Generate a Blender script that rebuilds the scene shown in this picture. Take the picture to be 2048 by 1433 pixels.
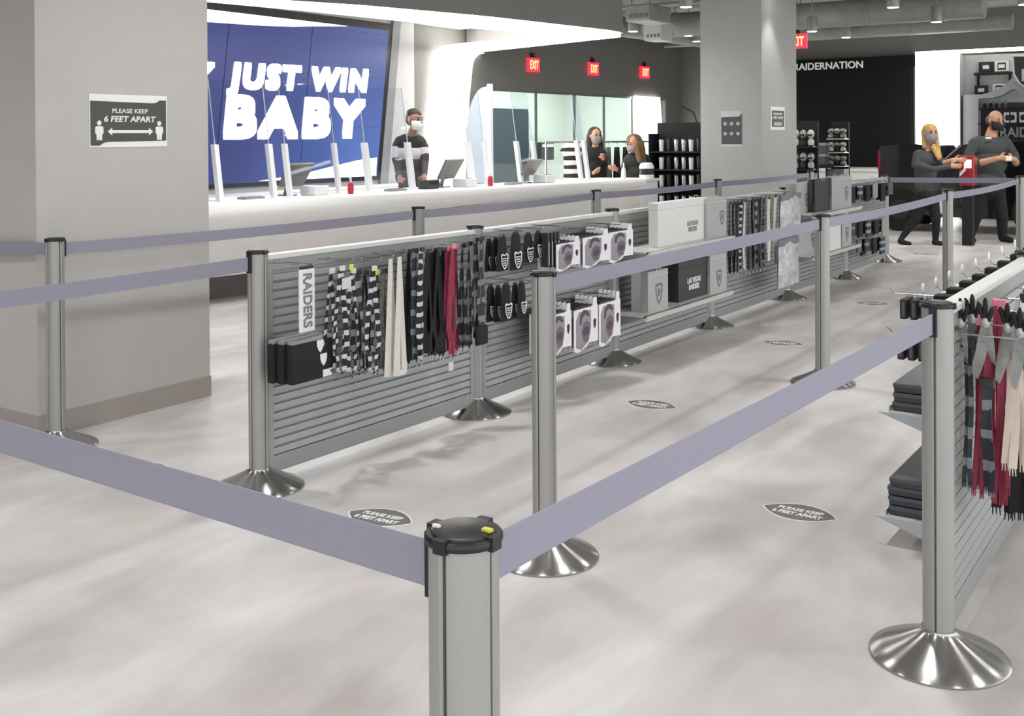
import bpy, bmesh, math, random
import numpy as np
from mathutils import Vector, Matrix
random.seed(7)
for o in list(bpy.data.objects): bpy.data.objects.remove(o)
SC = bpy.context.scene
COL = SC.collection

# ------------------------------------------------------------------ camera
FPX, YAW, PIT, ROL, HC, CY = 2178.0, math.radians(33.78), math.radians(0.364), math.radians(-0.352), 1.466, 287.6
F = Vector((math.cos(YAW)*math.cos(PIT), math.sin(YAW)*math.cos(PIT), -math.sin(PIT)))
R0 = Vector((math.sin(YAW), -math.cos(YAW), 0)); U0 = R0.cross(F)
RR = math.cos(ROL)*R0 + math.sin(ROL)*U0
UU = -math.sin(ROL)*R0 + math.cos(ROL)*U0
cam = bpy.data.cameras.new('camera'); camo = bpy.data.objects.new('camera', cam); COL.objects.link(camo)
cam.sensor_width = 36; cam.lens = FPX/2048*36; cam.shift_y = -(716.5-CY)/2048
cam.clip_start = 0.05; cam.clip_end = 200
camo.matrix_world = Matrix(((RR.x, UU.x, -F.x, 0), (RR.y, UU.y, -F.y, 0), (RR.z, UU.z, -F.z, HC), (0, 0, 0, 1)))
SC.camera = camo

# ------------------------------------------------------------------ world, exposure
w = bpy.data.worlds.new('world'); SC.world = w; w.use_nodes = True
w.node_tree.nodes['Background'].inputs[0].default_value = (0.76, 0.78, 0.81, 1)
w.node_tree.nodes['Background'].inputs[1].default_value = 1.9
SC.view_settings.view_transform = 'Standard'; SC.view_settings.look = 'None'
SC.view_settings.gamma = 1; SC.view_settings.use_curve_mapping = False
SC.view_settings.exposure = 0.57
LAMP_W = 52.0           # watts of one ceiling spot
GLOW = 4.2              # strength of the luminous portal bands

# ------------------------------------------------------------------ helpers: photo pixel -> place
def ray(x, y): return F*FPX + RR*(x-1024) + UU*(CY-y)
def at(x, y, X=None, Y=None, Z=None):
    d = ray(x, y); o = Vector((0, 0, HC))
    if X is not None: t = X/d.x
    elif Y is not None: t = Y/d.y
    else: t = (Z-HC)/d.z
    return o + d*t
def rect(px0, py0, px1, py1, Y):
    xm, ym = (px0+px1)/2, (py0+py1)/2
    return at(px0, ym, Y=Y).x, at(px1, ym, Y=Y).x, at(xm, py1, Y=Y).z, at(xm, py0, Y=Y).z
def rectX(px0, py0, px1, py1, X):
    xm, ym = (px0+px1)/2, (py0+py1)/2
    return at(px0, ym, X=X).y, at(px1, ym, X=X).y, at(xm, py1, X=X).z, at(xm, py0, X=X).z

# ------------------------------------------------------------------ materials
def lin(c):
    r = []
    for k in c:
        k = k/255.0
        r.append(k/12.92 if k <= 0.04045 else ((k+0.055)/1.055)**2.4)
    return (r[0], r[1], r[2], 1)
MATS = {}
def mat(name, col, rough=0.6, metal=0.0, var=0.06, scale=6.0, bump=0.0, bscale=60.0, spec=0.5, coat=0.0):
    if name in MATS: return MATS[name]
    m = bpy.data.materials.new(name); m.use_nodes = True; nt = m.node_tree; N = nt.nodes
    b = N['Principled BSDF']; b.inputs['Roughness'].default_value = rough; b.inputs['Metallic'].default_value = metal
    b.inputs['Specular IOR Level'].default_value = spec; b.inputs['Coat Weight'].default_value = coat
    c = lin(col)
    tc = N.new('ShaderNodeTexCoord'); nz = N.new('ShaderNodeTexNoise'); nz.inputs['Scale'].default_value = scale; nz.inputs['Detail'].default_value = 4
    nt.links.new(tc.outputs['Object'], nz.inputs['Vector'])
    rp = N.new('ShaderNodeValToRGB')
    rp.color_ramp.elements[0].position = 0.3; rp.color_ramp.elements[1].position = 0.7
    rp.color_ramp.elements[0].color = tuple(max(0, k*(1-var)) for k in c[:3])+(1,)
    rp.color_ramp.elements[1].color = tuple(min(1, k*(1+var)) for k in c[:3])+(1,)
    nt.links.new(nz.outputs['Fac'], rp.inputs['Fac']); nt.links.new(rp.outputs['Color'], b.inputs['Base Color'])
    if bump > 0:
        n2 = N.new('ShaderNodeTexNoise'); n2.inputs['Scale'].default_value = bscale; n2.inputs['Detail'].default_value = 3
        nt.links.new(tc.outputs['Object'], n2.inputs['Vector'])
        bp = N.new('ShaderNodeBump'); bp.inputs['Strength'].default_value = bump; bp.inputs['Distance'].default_value = 0.01
        nt.links.new(n2.outputs['Fac'], bp.inputs['Height']); nt.links.new(bp.outputs['Normal'], b.inputs['Normal'])
    MATS[name] = m
    return m
def emis(name, col, strength):
    if name in MATS: return MATS[name]
    m = bpy.data.materials.new(name); m.use_nodes = True; nt = m.node_tree
    b = nt.nodes['Principled BSDF']; b.inputs['Base Color'].default_value = lin(col); b.inputs['Roughness'].default_value = 0.4
    b.inputs['Emission Color'].default_value = lin(col); b.inputs['Emission Strength'].default_value = strength
    MATS[name] = m; return m
def glass(name, col, gloss=0.06, tint=0.95, edge=.35):
    if name in MATS: return MATS[name]
    m = bpy.data.materials.new(name); m.use_nodes = True; nt = m.node_tree; N = nt.nodes
    out = N['Material Output']; N.remove(N['Principled BSDF'])
    t = N.new('ShaderNodeBsdfTransparent'); c = lin(col); t.inputs[0].default_value = (c[0]*tint, c[1]*tint, c[2]*tint, 1)
    g = N.new('ShaderNodeBsdfGlossy'); g.inputs['Roughness'].default_value = 0.03
    lw = N.new('ShaderNodeLayerWeight'); lw.inputs[0].default_value = 0.25
    fr = N.new('ShaderNodeMath'); fr.operation = 'MULTIPLY'; fr.inputs[1].default_value = edge; nt.links.new(lw.outputs['Facing'], fr.inputs[0])
    mx = N.new('ShaderNodeMixShader'); ad = N.new('ShaderNodeMath'); ad.operation = 'ADD'; ad.inputs[1].default_value = gloss; ad.use_clamp = True
    nt.links.new(fr.outputs[0], ad.inputs[0]); nt.links.new(ad.outputs[0], mx.inputs[0])
    nt.links.new(t.outputs[0], mx.inputs[1]); nt.links.new(g.outputs[0], mx.inputs[2]); nt.links.new(mx.outputs[0], out.inputs[0])
    MATS[name] = m; return m
def banded(name, c1, c2, per, duty, rough=0.6, axis='Z', nsc=30):
    """cloth printed with blocks of a second colour along its length"""
    if name in MATS: return MATS[name]
    m = bpy.data.materials.new(name); m.use_nodes = True; nt = m.node_tree; N = nt.nodes; b = N['Principled BSDF']; b.inputs['Roughness'].default_value = rough
    tc = N.new('ShaderNodeTexCoord'); sp = N.new('ShaderNodeSeparateXYZ'); nt.links.new(tc.outputs['Object'], sp.inputs[0])
    mu = N.new('ShaderNodeMath'); mu.operation = 'MULTIPLY'; mu.inputs[1].default_value = 1/per; nt.links.new(sp.outputs[axis], mu.inputs[0])
    fr = N.new('ShaderNodeMath'); fr.operation = 'FRACT'; nt.links.new(mu.outputs[0], fr.inputs[0])
    nz = N.new('ShaderNodeTexNoise'); nz.inputs['Scale'].default_value = nsc; nt.links.new(tc.outputs['Object'], nz.inputs['Vector'])
    ad = N.new('ShaderNodeMath'); ad.operation = 'MULTIPLY_ADD'; ad.inputs[1].default_value = 0.5; nt.links.new(nz.outputs['Fac'], ad.inputs[0]); nt.links.new(fr.outputs[0], ad.inputs[2])
    rp = N.new('ShaderNodeValToRGB'); rp.color_ramp.interpolation = 'CONSTANT'; e = rp.color_ramp.elements
    e[0].position = 0.0; e[0].color = lin(c1); e[1].position = min(.98, (.25+duty)/1.5); e[1].color = lin(c2)
    sc_ = N.new('ShaderNodeMath'); sc_.operation = 'DIVIDE'; sc_.inputs[1].default_value = 1.5
    nt.links.new(ad.outputs[0], sc_.inputs[0]); nt.links.new(sc_.outputs[0], rp.inputs['Fac']); nt.links.new(rp.outputs['Color'], b.inputs['Base Color'])
    MATS[name] = m; return m

# ------------------------------------------------------------------ helpers: meshes
class MB:
    def __init__(s): s.v = []; s.f = []
    def add(s, vs, fs):
        n = len(s.v); s.v += [Vector(v) for v in vs]; s.f += [tuple(i+n for i in f) for f in fs]; return s
    def box(s, x0, x1, y0, y1, z0, z1):
        v = [(x, y, z) for x in (x0, x1) for y in (y0, y1) for z in (z0, z1)]
        return s.add(v, [(0, 1, 3, 2), (4, 6, 7, 5), (0, 4, 5, 1), (2, 3, 7, 6), (0, 2, 6, 4), (1, 5, 7, 3)])
    def bbox(s, x0, x1, y0, y1, z0, z1, b=0.004):
        """box with chamfered upright and level edges"""
        bm = bmesh.new(); bmesh.ops.create_cube(bm, size=1)
        for v in bm.verts: v.co = Vector(((x0+x1)/2+v.co.x*(x1-x0), (y0+y1)/2+v.co.y*(y1-y0), (z0+z1)/2+v.co.z*(z1-z0)))
        bmesh.ops.bevel(bm, geom=bm.edges[:], offset=b, segments=2, affect='EDGES', profile=0.5)
        bm.verts.index_update(); r = s.add([v.co.copy() for v in bm.verts], [[v.index for v in f.verts] for f in bm.faces]); bm.free(); return r
    def cyl(s, p0, p1, r0, r1=None, n=16, cap=True):
        r1 = r0 if r1 is None else r1; p0 = Vector(p0); p1 = Vector(p1); d = (p1-p0).normalized()
        a = d.orthogonal().normalized(); b = d.cross(a); vs = []
        for p, r in ((p0, r0), (p1, r1)):
            for i in range(n):
                t = 2*math.pi*i/n; vs.append(p+a*math.cos(t)*r+b*math.sin(t)*r)
        fs = [(i, (i+1) % n, n+(i+1) % n, n+i) for i in range(n)]
        if cap: fs += [tuple(range(n-1, -1, -1)), tuple(range(n, 2*n))]
        return s.add(vs, fs)
    def tube(s, pts, r, n=8):
        pts = [Vector(p) for p in pts]; vs = []; rs = r if isinstance(r, (list, tuple)) else [r]*len(pts)
        up = None
        for i, p in enumerate(pts):
            d = (pts[min(i+1, len(pts)-1)]-pts[max(i-1, 0)]).normalized()
            a = d.orthogonal().normalized() if up is None else (up-d*up.dot(d)).normalized()
            up = a; b = d.cross(a)
            for k in range(n):
                t = 2*math.pi*k/n; vs.append(p+(a*math.cos(t)+b*math.sin(t))*rs[i])
        fs = []
        for i in range(len(pts)-1):
            for k in range(n): fs.append((i*n+k, i*n+(k+1) % n, (i+1)*n+(k+1) % n, (i+1)*n+k))
        fs += [tuple(range(n-1, -1, -1)), tuple(range((len(pts)-1)*n, len(pts)*n))]
        return s.add(vs, fs)
    def lathe(s, prof, n=32, c=(0, 0, 0)):
        vs = []; c = Vector(c)
        for r, z in prof:
            for i in range(n):
                t = 2*math.pi*i/n; vs.append(c+Vector((r*math.cos(t), r*math.sin(t), z)))
        fs = []
        for j in range(len(prof)-1):
            for i in range(n): fs.append((j*n+i, j*n+(i+1) % n, (j+1)*n+(i+1) % n, (j+1)*n+i))
        fs += [tuple(range(n-1, -1, -1)), tuple(range((len(prof)-1)*n, len(prof)*n))]
        return s.add(vs, fs)
    def prism(s, poly, d):
        """poly: world points; d: extrusion vector"""
        n = len(poly); d = Vector(d); vs = [Vector(p) for p in poly]+[Vector(p)+d for p in poly]
        fs = [tuple(range(n-1, -1, -1)), tuple(range(n, 2*n))]+[(i, (i+1) % n, n+(i+1) % n, n+i) for i in range(n)]
        return s.add(vs, fs)
    def ribbon(s, pts, wd, th):
        """flat strap along pts; wd: half-width vectors, th: thickness vector"""
        th = Vector(th); vs = []; n = len(pts)
        for p, w_ in zip(pts, wd):
            p = Vector(p); w_ = Vector(w_); vs += [p-w_, p+w_, p+w_+th, p-w_+th]
        fs = [(3, 2, 1, 0), (4*n-4, 4*n-3, 4*n-2, 4*n-1)]
        for i in range(n-1):
            for k in range(4): fs.append((4*i+k, 4*i+(k+1) % 4, 4*i+4+(k+1) % 4, 4*i+4+k))
        return s.add(vs, fs)
    def ell(s, c, r, n=12, m=8):
        vs = []; c = Vector(c); r = Vector(r)
        for j in range(1, m):
            ph = math.pi*j/m
            for i in range(n):
                t = 2*math.pi*i/n; vs.append(c+Vector((r.x*math.sin(ph)*math.cos(t), r.y*math.sin(ph)*math.sin(t), r.z*math.cos(ph))))
        top = len(vs); vs += [c+Vector((0, 0, r.z)), c-Vector((0, 0, r.z))]; fs = []
        for j in range(m-2):
            for i in range(n): fs.append((j*n+i, (j+1)*n+i, (j+1)*n+(i+1) % n, j*n+(i+1) % n))
        for i in range(n):
            fs.append((top, i, (i+1) % n)); fs.append((top+1, (m-2)*n+(i+1) % n, (m-2)*n+i))
        return s.add(vs, fs)
    def xf(s, M): s.v = [M @ v for v in s.v]; return s
    def build(s, name, m, parent=None, smooth=False, origin=None, local=False):
        me = bpy.data.meshes.new(name); vs = s.v
        if parent is not None and not local:
            W = wmat(parent).inverted(); vs = [W @ v for v in vs]
        elif origin is not None:
            o_ = Vector(origin); vs = [v-o_ for v in vs]
        me.from_pydata([tuple(v) for v in vs], [], s.f); me.update()
        bm = bmesh.new(); bm.from_mesh(me); bmesh.ops.recalc_face_normals(bm, faces=bm.faces[:]); bm.to_mesh(me); bm.free()
        if smooth:
            me.polygons.foreach_set('use_smooth', [True]*len(me.polygons))
            try: me.set_sharp_from_angle(angle=math.radians(40))
            except Exception: pass
        me.materials.append(m)
        o = bpy.data.objects.new(name, me); COL.objects.link(o)
        if parent is not None: o.parent = parent
        elif origin is not None: o.location = origin
        return o
def wmat(o):
    M = o.matrix_basis.copy()
    while o.parent is not None: o = o.parent; M = o.matrix_basis @ M
    return M
def tag(o, label, cat, group=None):
    o['label'] = label; o['category'] = cat
    if group: o['group'] = group
    return o
def thing(name, label, cat, loc=(0, 0, 0), rz=0.0, group=None):
    o = bpy.data.objects.new(name, None); COL.objects.link(o); o.empty_display_size = 0.1
    o.location = loc; o.rotation_euler = (0, 0, rz); return tag(o, label, cat, group)
def struct(name, mb, m, parent=None, label=None, smooth=False):
    o = mb.build(name, m, parent, smooth)
    if parent is None:
        o['kind'] = 'structure'
        if label: o['label'] = label
    return o
def dup(root, loc, rz=None, label=None, group=None):
    def cp(o, par):
        c = o.copy(); COL.objects.link(c); c.parent = par
        for ch in o.children: cp(ch, c)
        return c
    r = cp(root, None); r.location = loc
    if rz is not None: r.rotation_euler = (0, 0, rz)
    if label: r['label'] = label
    if group: r['group'] = group
    return r
def text(name, body, m, parent, origin, xdir, ydir, width=None, height=None, depth=0.004, bold=0.0, shear=0.0, align='CENTER', sp=1.0, fat=0.0):
    """lettering standing on a surface: fitted to width x height, reading along xdir"""
    c = bpy.data.curves.new(name, 'FONT'); c.body = body; c.size = 1; c.offset = bold; c.shear = shear; c.space_character = sp
    c.align_x = 'CENTER'; c.extrude = 0.05; c.space_line = 0.9; c.resolution_u = 4
    o = bpy.data.objects.new(name, c); COL.objects.link(o)
    dg = bpy.context.evaluated_depsgraph_get(); me = bpy.data.meshes.new_from_object(o.evaluated_get(dg))
    bpy.data.objects.remove(o); bpy.data.curves.remove(c)
    xs = [v.co.x for v in me.vertices]; ys = [v.co.y for v in me.vertices]
    x0, x1, y0, y1 = min(xs), max(xs), min(ys), max(ys)
    sx = width/(x1-x0) if width else None; sy = height/(y1-y0) if height else None
    sx = sx or sy; sy = sy or sx
    X = Vector(xdir).normalized(); Y = Vector(ydir).normalized(); Z = X.cross(Y); o0 = Vector(origin)
    W = wmat(parent).inverted() if parent else Matrix()
    for v in me.vertices:
        a, b, z = (v.co.x-(x0+x1)/2)*sx, (v.co.y-(y0+y1)/2)*sy, v.co.z/0.05*depth
        v.co = W @ (o0+X*a+Y*b+Z*z)
    if fat:
        bm = bmesh.new(); bm.from_mesh(me)
        base = bpy.data.meshes.new('tmp'); bm.to_mesh(base)
        W3 = W.to_3x3()
        for a, c_ in [(i/3, j/3) for i in range(-3, 4) for j in range(-3, 4) if max(abs(i), abs(j)) == 3]:
            off = W3 @ (X*a*fat+Y*c_*fat); n0 = len(bm.verts); bm.from_mesh(base); bm.verts.ensure_lookup_table()
            for v in bm.verts[n0:]: v.co += off
        bm.to_mesh(me); bm.free(); bpy.data.meshes.remove(base)
    me.materials.clear(); me.materials.append(m); me.name = name
    t = bpy.data.objects.new(name, me); COL.objects.link(t); t.parent = parent
    return t
XP, YP, ZP = Vector((1, 0, 0)), Vector((0, 1, 0)), Vector((0, 0, 1))
# ------------------------------------------------------------------ materials used all over
M_pill = mat('painted_pillar', (186, 183, 178), 0.55, var=0.02, bump=0.03, bscale=200)
M_pill2 = mat('painted_pillar_grey', (172, 171, 168), 0.55, var=0.02, bump=0.03, bscale=200)
M_dark = mat('dark_grey_wall_paint', (112, 111, 107), 0.6, var=0.03)
M_fascia = mat('soffit_paint', (122, 120, 116), 0.6, var=0.02)
M_wall = mat('light_wall_paint', (190, 190, 189), 0.6, var=0.02)
M_ceil = mat('exposed_ceiling_paint', (150, 150, 146), 0.8, var=0.12, scale=1.5)
M_base = mat('baseboard_paint', (162, 154, 147), 0.5, var=0.03)
M_white = mat('white_paint', (228, 227, 224), 0.45, var=0.02)
M_black = mat('black_plastic', (26, 26, 28), 0.4, var=0.1)
M_matblack = mat('black_matte', (20, 20, 22), 0.75, var=0.1)
M_glow = emis('luminous_band', (255, 253, 248), GLOW)
M_alu = mat('anodised_aluminium', (160, 159, 155), 0.42, 0.35, var=0.02, scale=3)
M_slat = mat('slat_grey', (152, 155, 153), 0.42, 0.35, var=0.04, scale=4)
M_rail = mat('rail_light', (214, 214, 209), 0.4, 0.2, var=0.02)
M_chrome = mat('hook_chrome', (205, 205, 205), 0.2, 1.0, var=0.02)
M_print_w = mat('white_print', (232, 230, 226), 0.6, var=0.02)

# polished mottled concrete floor
def floor_mat():
    m = bpy.data.materials.new('mottled_concrete_floor'); m.use_nodes = True; nt = m.node_tree; N = nt.nodes; b = N['Principled BSDF']
    tc = N.new('ShaderNodeTexCoord'); mp = N.new('ShaderNodeMapping'); mp.inputs['Scale'].default_value = (0.55, 1.3, 1); mp.inputs['Rotation'].default_value = (0, 0, -0.25)
    nt.links.new(tc.outputs['Object'], mp.inputs[0])
    n1 = N.new('ShaderNodeTexNoise'); n1.inputs['Scale'].default_value = 1.6; n1.inputs['Detail'].default_value = 6; n1.inputs['Roughness'].default_value = 0.55; n1.inputs['Distortion'].default_value = 0.6
    nt.links.new(mp.outputs[0], n1.inputs['Vector'])
    r1 = N.new('ShaderNodeValToRGB'); e = r1.color_ramp.elements
    e[0].position = 0.30; e[0].color = lin((176, 171, 169)); e[1].position = 0.66; e[1].color = lin((212, 210, 208))
    nt.links.new(n1.outputs['Fac'], r1.inputs['Fac'])
    n2 = N.new('ShaderNodeTexNoise'); n2.inputs['Scale'].default_value = 2.7; n2.inputs['Detail'].default_value = 3
    nt.links.new(tc.outputs['Object'], n2.inputs['Vector'])
    r2 = N.new('ShaderNodeValToRGB'); e = r2.color_ramp.elements; e[0].position = 0.40; e[0].color = (1, 1, 1, 1); e[1].position = 0.75; e[1].color = lin((244, 237, 235))
    nt.links.new(n2.outputs['Fac'], r2.inputs['Fac'])
    mx = N.new('ShaderNodeMix'); mx.data_type = 'RGBA'; mx.blend_type = 'MULTIPLY'; mx.inputs[0].default_value = 1
    nt.links.new(r1.outputs['Color'], mx.inputs[6]); nt.links.new(r2.outputs['Color'], mx.inputs[7]); nt.links.new(mx.outputs[2], b.inputs['Base Color'])
    rr = N.new('ShaderNodeMapRange'); rr.inputs['To Min'].default_value = 0.34; rr.inputs['To Max'].default_value = 0.5
    nt.links.new(n1.outputs['Fac'], rr.inputs['Value']); nt.links.new(rr.outputs[0], b.inputs['Roughness'])
    b.inputs['Specular IOR Level'].default_value = 0.4
    return m
# ------------------------------------------------------------------ room shell
XF, YB = 21.5, 10.0          # far wall, back wall behind the tills
CEIL = 3.6
struct('floor', MB().box(-5, XF+0.2, -5, 13.2, -0.1, 0), floor_mat(), label='pale mottled polished concrete floor')
struct('ceiling', MB().box(-5, XF+0.2, -5, 13.2, CEIL, CEIL+0.15), M_ceil, label='grey painted exposed ceiling')
struct('wall_far', MB().box(XF, XF+0.2, -5, 13.2, 0, CEIL), M_dark, label='dark grey far wall')
struct('wall_behind', MB().box(-5.2, -5, 3.0, 13.2, 0, CEIL), M_wall, label='unseen pale wall behind the viewpoint, added to block light')  # unseen wall added to block light, cut short so some still enters
# back wall: pieces round the glazed office opening (X 14.35-20.6, z 0-2.25)
GX0, GX1, GZ = 14.35, 20.75, 2.25
struct('wall_back', MB().box(-5, GX0, YB, YB+0.15, 0, CEIL).box(GX0, GX1, YB, YB+0.15, GZ, CEIL).box(GX1, XF, YB, YB+0.15, 0, CEIL), M_dark, label='dark grey back wall')

# left pillar
LP = (3.122, 4.19, 4.883, 5.95)
struct('pillar_left', MB().box(LP[0], LP[1], LP[2], LP[3], 0, CEIL), M_pill, label='warm grey square pillar with distancing sign')
b = MB().box(LP[0]-.004, LP[1]+.004, LP[2]-.006, LP[3]+.004, 0, .115)
struct('baseboard_left', b, M_base, label='taupe baseboard round the left pillar')
# centre pillar
CP = (13.6, 14.93, 5.18, 6.04)
struct('pillar_centre', MB().box(CP[0], CP[1], CP[2], CP[3], 0, CEIL), M_pill2, label='grey square pillar with two small notices')

# niche behind the tills: light back panel, inner ceiling
struct('wall_niche', MB().box(3.5, 12.38, 9.985, 9.999, 0, 3.2), M_wall, label='pale wall of the till niche')
# soffit over the counter: outer line follows the counter front
SO = [(5.0, 8.45), (6.9, 7.95), (8.3, 7.33), (9.83, 6.92), (12.0, 6.60)]
tip = []
for k in range(7):
    a = -math.pi*0.47+k*math.pi*0.5/6
    tip.append((12.35+0.42*math.cos(a), 7.02+0.42*math.sin(a)))
RO = [(12.85, 7.3), (13.12, 8.13), (13.6, 9.68), (13.72, 9.95), (13.73, 9.985)]        # outer edge of the return
RI = [(12.62, 9.985), (12.56, 9.56), (12.22, 8.1), (12.05, 7.46)]      # inner edge of the return
FI = [tuple(at(px, py, Z=2.77)[:2]) for px, py in ((1000, 61), (890, 51), (780, 39), (600, 20), (415, 3), (230, -14))]
outer = SO+tip+RO
sof = MB()
# fascia wall following the outer line, 8 cm thick towards the inside
def offset_in(pts, d, inner):
    return [(p[0]+(q[0]-p[0])*d, p[1]+(q[1]-p[1])*d) for p, q in zip(pts, inner)]
cx, cy = 10.5, 8.8
inn = []
for i, p in enumerate(outer):
    q = Vector((cx-p[0], cy-p[1])).normalized()*0.12; inn.append((p[0]+q.x, p[1]+q.y))
n = len(outer)
for i in range(n-1):
    a, b_, c, d = outer[i], outer[i+1], inn[i+1], inn[i]
    sof.prism([(a[0], a[1], 2.8), (b_[0], b_[1], 2.8), (c[0], c[1], 2.8), (d[0], d[1], 2.8)], (0, 0, CEIL-2.8))
struct('soffit_tills', sof, M_fascia, label='grey soffit hanging over the till counter', smooth=False)
struct('ceiling_niche', MB().prism([(5, 8.6, 3.12), (8.3, 7.6, 3.12), (12.4, 6.95, 3.12), (13.2, 8.6, 3.12), (13.5, 9.98, 3.12), (5, 9.98, 3.12)], (0, 0, .05)), M_wall, label='pale ceiling inside the soffit')
# luminous band: underside strip, then down the wall
g = MB()
def strip(o_, i_, z0, dz):
    poly = [(p[0], p[1], z0) for p in o_]+[(p[0], p[1], z0) for p in i_]
    return poly
# strip is built as quads between matching outer / inner samples
def samp(pts, k):
    L = [0]
    for a, b_ in zip(pts, pts[1:]): L.append(L[-1]+math.hypot(b_[0]-a[0], b_[1]-a[1]))
    r = []
    for j in range(k):
        t = L[-1]*j/(k-1)
        for i in range(len(L)-1):
            if t <= L[i+1]+1e-9:
                u = (t-L[i])/max(1e-9, L[i+1]-L[i]); r.append((pts[i][0]+(pts[i+1][0]-pts[i][0])*u, pts[i][1]+(pts[i+1][1]-pts[i][1])*u)); break
    return r
def band(o_, i_, k, z0=2.765, z1=2.8):
    A, B = samp(o_, k), samp(i_, k); vs = []
    for z in (z0, z1):
        for a, b_ in zip(A, B): vs += [(a[0], a[1], z), (b_[0], b_[1], z)]
    h = 2*k; fs = []
    for j in range(k-1):
        a = 2*j; fs += [(a, a+1, a+3, a+2), (h+a, h+a+2, h+a+3, h+a+1), (a, a+2, h+a+2, h+a), (a+1, h+a+1, h+a+3, a+3)]
    fs += [(0, h, h+1, 1), (2*k-2, 2*k-1, h+2*k-1, h+2*k-2)]
    g.add(vs, fs)
half = len(tip)//2
IT = (12.05, 7.46)
band(SO+tip[:half+1], list(reversed(FI))+[IT], 24)
band(tip[half:]+RO[:-1], [IT]+list(reversed(RI))[1:-1]+[(12.9, 9.93)], 14)
# curved knee and slanting leg on the wall (X-Z outline at Y = 9.78)
leg = []
oc = [(13.6, 2.765), (13.66, 2.80)]
outl = [(14.05, 2.79), (13.88, 2.755), (13.77, 2.69), (13.715, 2.58), (13.62, 2.04), (13.43, 0.0), (12.40, 0.0), (12.53, 0.99), (12.70, 2.02), (12.765, 2.54), (12.80, 2.66), (12.88, 2.75), (12.98, 2.79)]
g.prism([(x, 9.9, z) for x, z in outl], (0, 0.08, 0))
go = g.build('light_portal', M_glow); tag(go, 'glowing white band running under the till soffit and down the wall', 'light')

# glazed office behind the back wall
M_off = mat('office_wall_paint', (228, 231, 228), 0.6, var=0.01)
struct('wall_office', MB().box(13.2, 21.4, 12.9, 13.0, 0, 2.9).box(13.1, 13.2, YB+.15, 13, 0, 2.9).box(21.4, 21.5, YB+.15, 13, 0, 2.9).box(13.2, 21.4, YB+.15, 13, 2.8, 2.9), M_off, label='pale green-white office walls behind glass')
win = MB(); GL = glass('office_glass', (247, 252, 250), 0.03)
gx = [GX0, 15.75, 17.05, 18.15, 19.3, GX1]
M_mull = mat('mullion', (120, 124, 122), 0.4, 0.4)
wf = MB()
for x in gx: wf.box(x-.012, x+.012, YB+.02, YB+.06, 0, GZ)
wf.box(GX0, GX1, YB+.02, YB+.06, GZ-.04, GZ)
wo = struct('window_1', wf, M_mull, label='frameless glass front of the pale office')
for a, b_ in zip(gx, gx[1:]): MB().box(a+.012, b_-.012, YB+.035, YB+.045, .02, GZ-.04).build('pane', GL, wo)
# a dark door and panels inside the office
d1 = struct('door_1', MB().box(18.5, 19.85, 12.84, 12.9, 0, 2.06), mat('slate_door', (62, 72, 84), 0.5), label='slate blue door in the office')
x0, x1, z0, z1 = rect(1075, 285, 1100, 320, 12.7)
wb = thing('wall_rack', 'small dark rack on the pale office wall', 'rack', (x0, 12.7, z0))
MB().box(x0, x1, 12.6, 12.88, z0, z1).build('body', mat('rack_grey', (70, 70, 74)), wb)
MB().box(x0+.03, x1-.03, 12.58, 12.6, z1-.1, z1-.04).build('label_strip', M_print_w, wb)
cl = thing('office_ceiling_light', 'white ceiling light panel inside the glazed office', 'light', (17.5, 11.5, 2.8))
MB().box(14.5, 20.5, 10.9, 12.1, 2.77, 2.8).build('diffuser', emis('office_light', (250, 255, 252), 5.0), cl)
# lit slanting portal at the far right end of the glass
x0 = at(1272, 300, Y=YB-.05).x; x1 = at(1324, 300, Y=YB-.05).x
p = MB().prism([(x0+.35, YB-.06, .0), (x1+.25, YB-.06, .0), (x1-.1, YB-.06, 2.26), (x0, YB-.06, 2.26)], (0, .05, 0)).build('light_portal', M_glow)
tag(p, 'slanting glowing white panel at the far end of the office glass', 'light')

# video wall -------------------------------------------------------------
def screen_mat():
    m = bpy.data.materials.new('video_wall_picture'); m.use_nodes = True; nt = m.node_tree; N = nt.nodes; b = N['Principled BSDF']
    b.inputs['Base Color'].default_value = (0.01, 0.012, 0.03, 1); b.inputs['Roughness'].default_value = 0.35
    tc = N.new('ShaderNodeTexCoord'); sp = N.new('ShaderNodeSeparateXYZ'); nt.links.new(tc.outputs['Object'], sp.inputs[0])
    r = N.new('ShaderNodeMapRange'); r.inputs['From Min'].default_value = 8.6; r.inputs['From Max'].default_value = 11.9; nt.links.new(sp.outputs['X'], r.inputs['Value'])
    z = N.new('ShaderNodeMapRange'); z.inputs['From Min'].default_value = 2.6; z.inputs['From Max'].default_value = 1.0; nt.links.new(sp.outputs['Z'], z.inputs['Value'])
    mu = N.new('ShaderNodeMath'); mu.operation = 'MULTIPLY'; nt.links.new(r.outputs[0], mu.inputs[0])
    ad = N.new('ShaderNodeMath'); ad.operation = 'MULTIPLY_ADD'; ad.inputs[1].default_value = 0.7; ad.inputs[2].default_value = 0.3; nt.links.new(z.outputs[0], ad.inputs[0]); nt.links.new(ad.outputs[0], mu.inputs[1])
    rp = N.new('ShaderNodeValToRGB'); e = rp.color_ramp.elements
    e[0].position = 0.1; e[0].color = lin((48, 62, 138)); e[1].position = 0.75; e[1].color = lin((96, 134, 214))
    nt.links.new(mu.outputs[0], rp.inputs['Fac']); nt.links.new(rp.outputs['Color'], b.inputs['Emission Color']); b.inputs['Emission Strength'].default_value = 0.52
    return m
vw = thing('video_wall', 'large blue video wall reading JUST WIN BABY', 'screen', (10.0, 9.96, .9))
MS = screen_mat(); M_bez = mat('bezel_black', (14, 14, 20), 0.35)
def sx(x, z): return x+(z-0.91)*0.135          # the wall slants to the right
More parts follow.
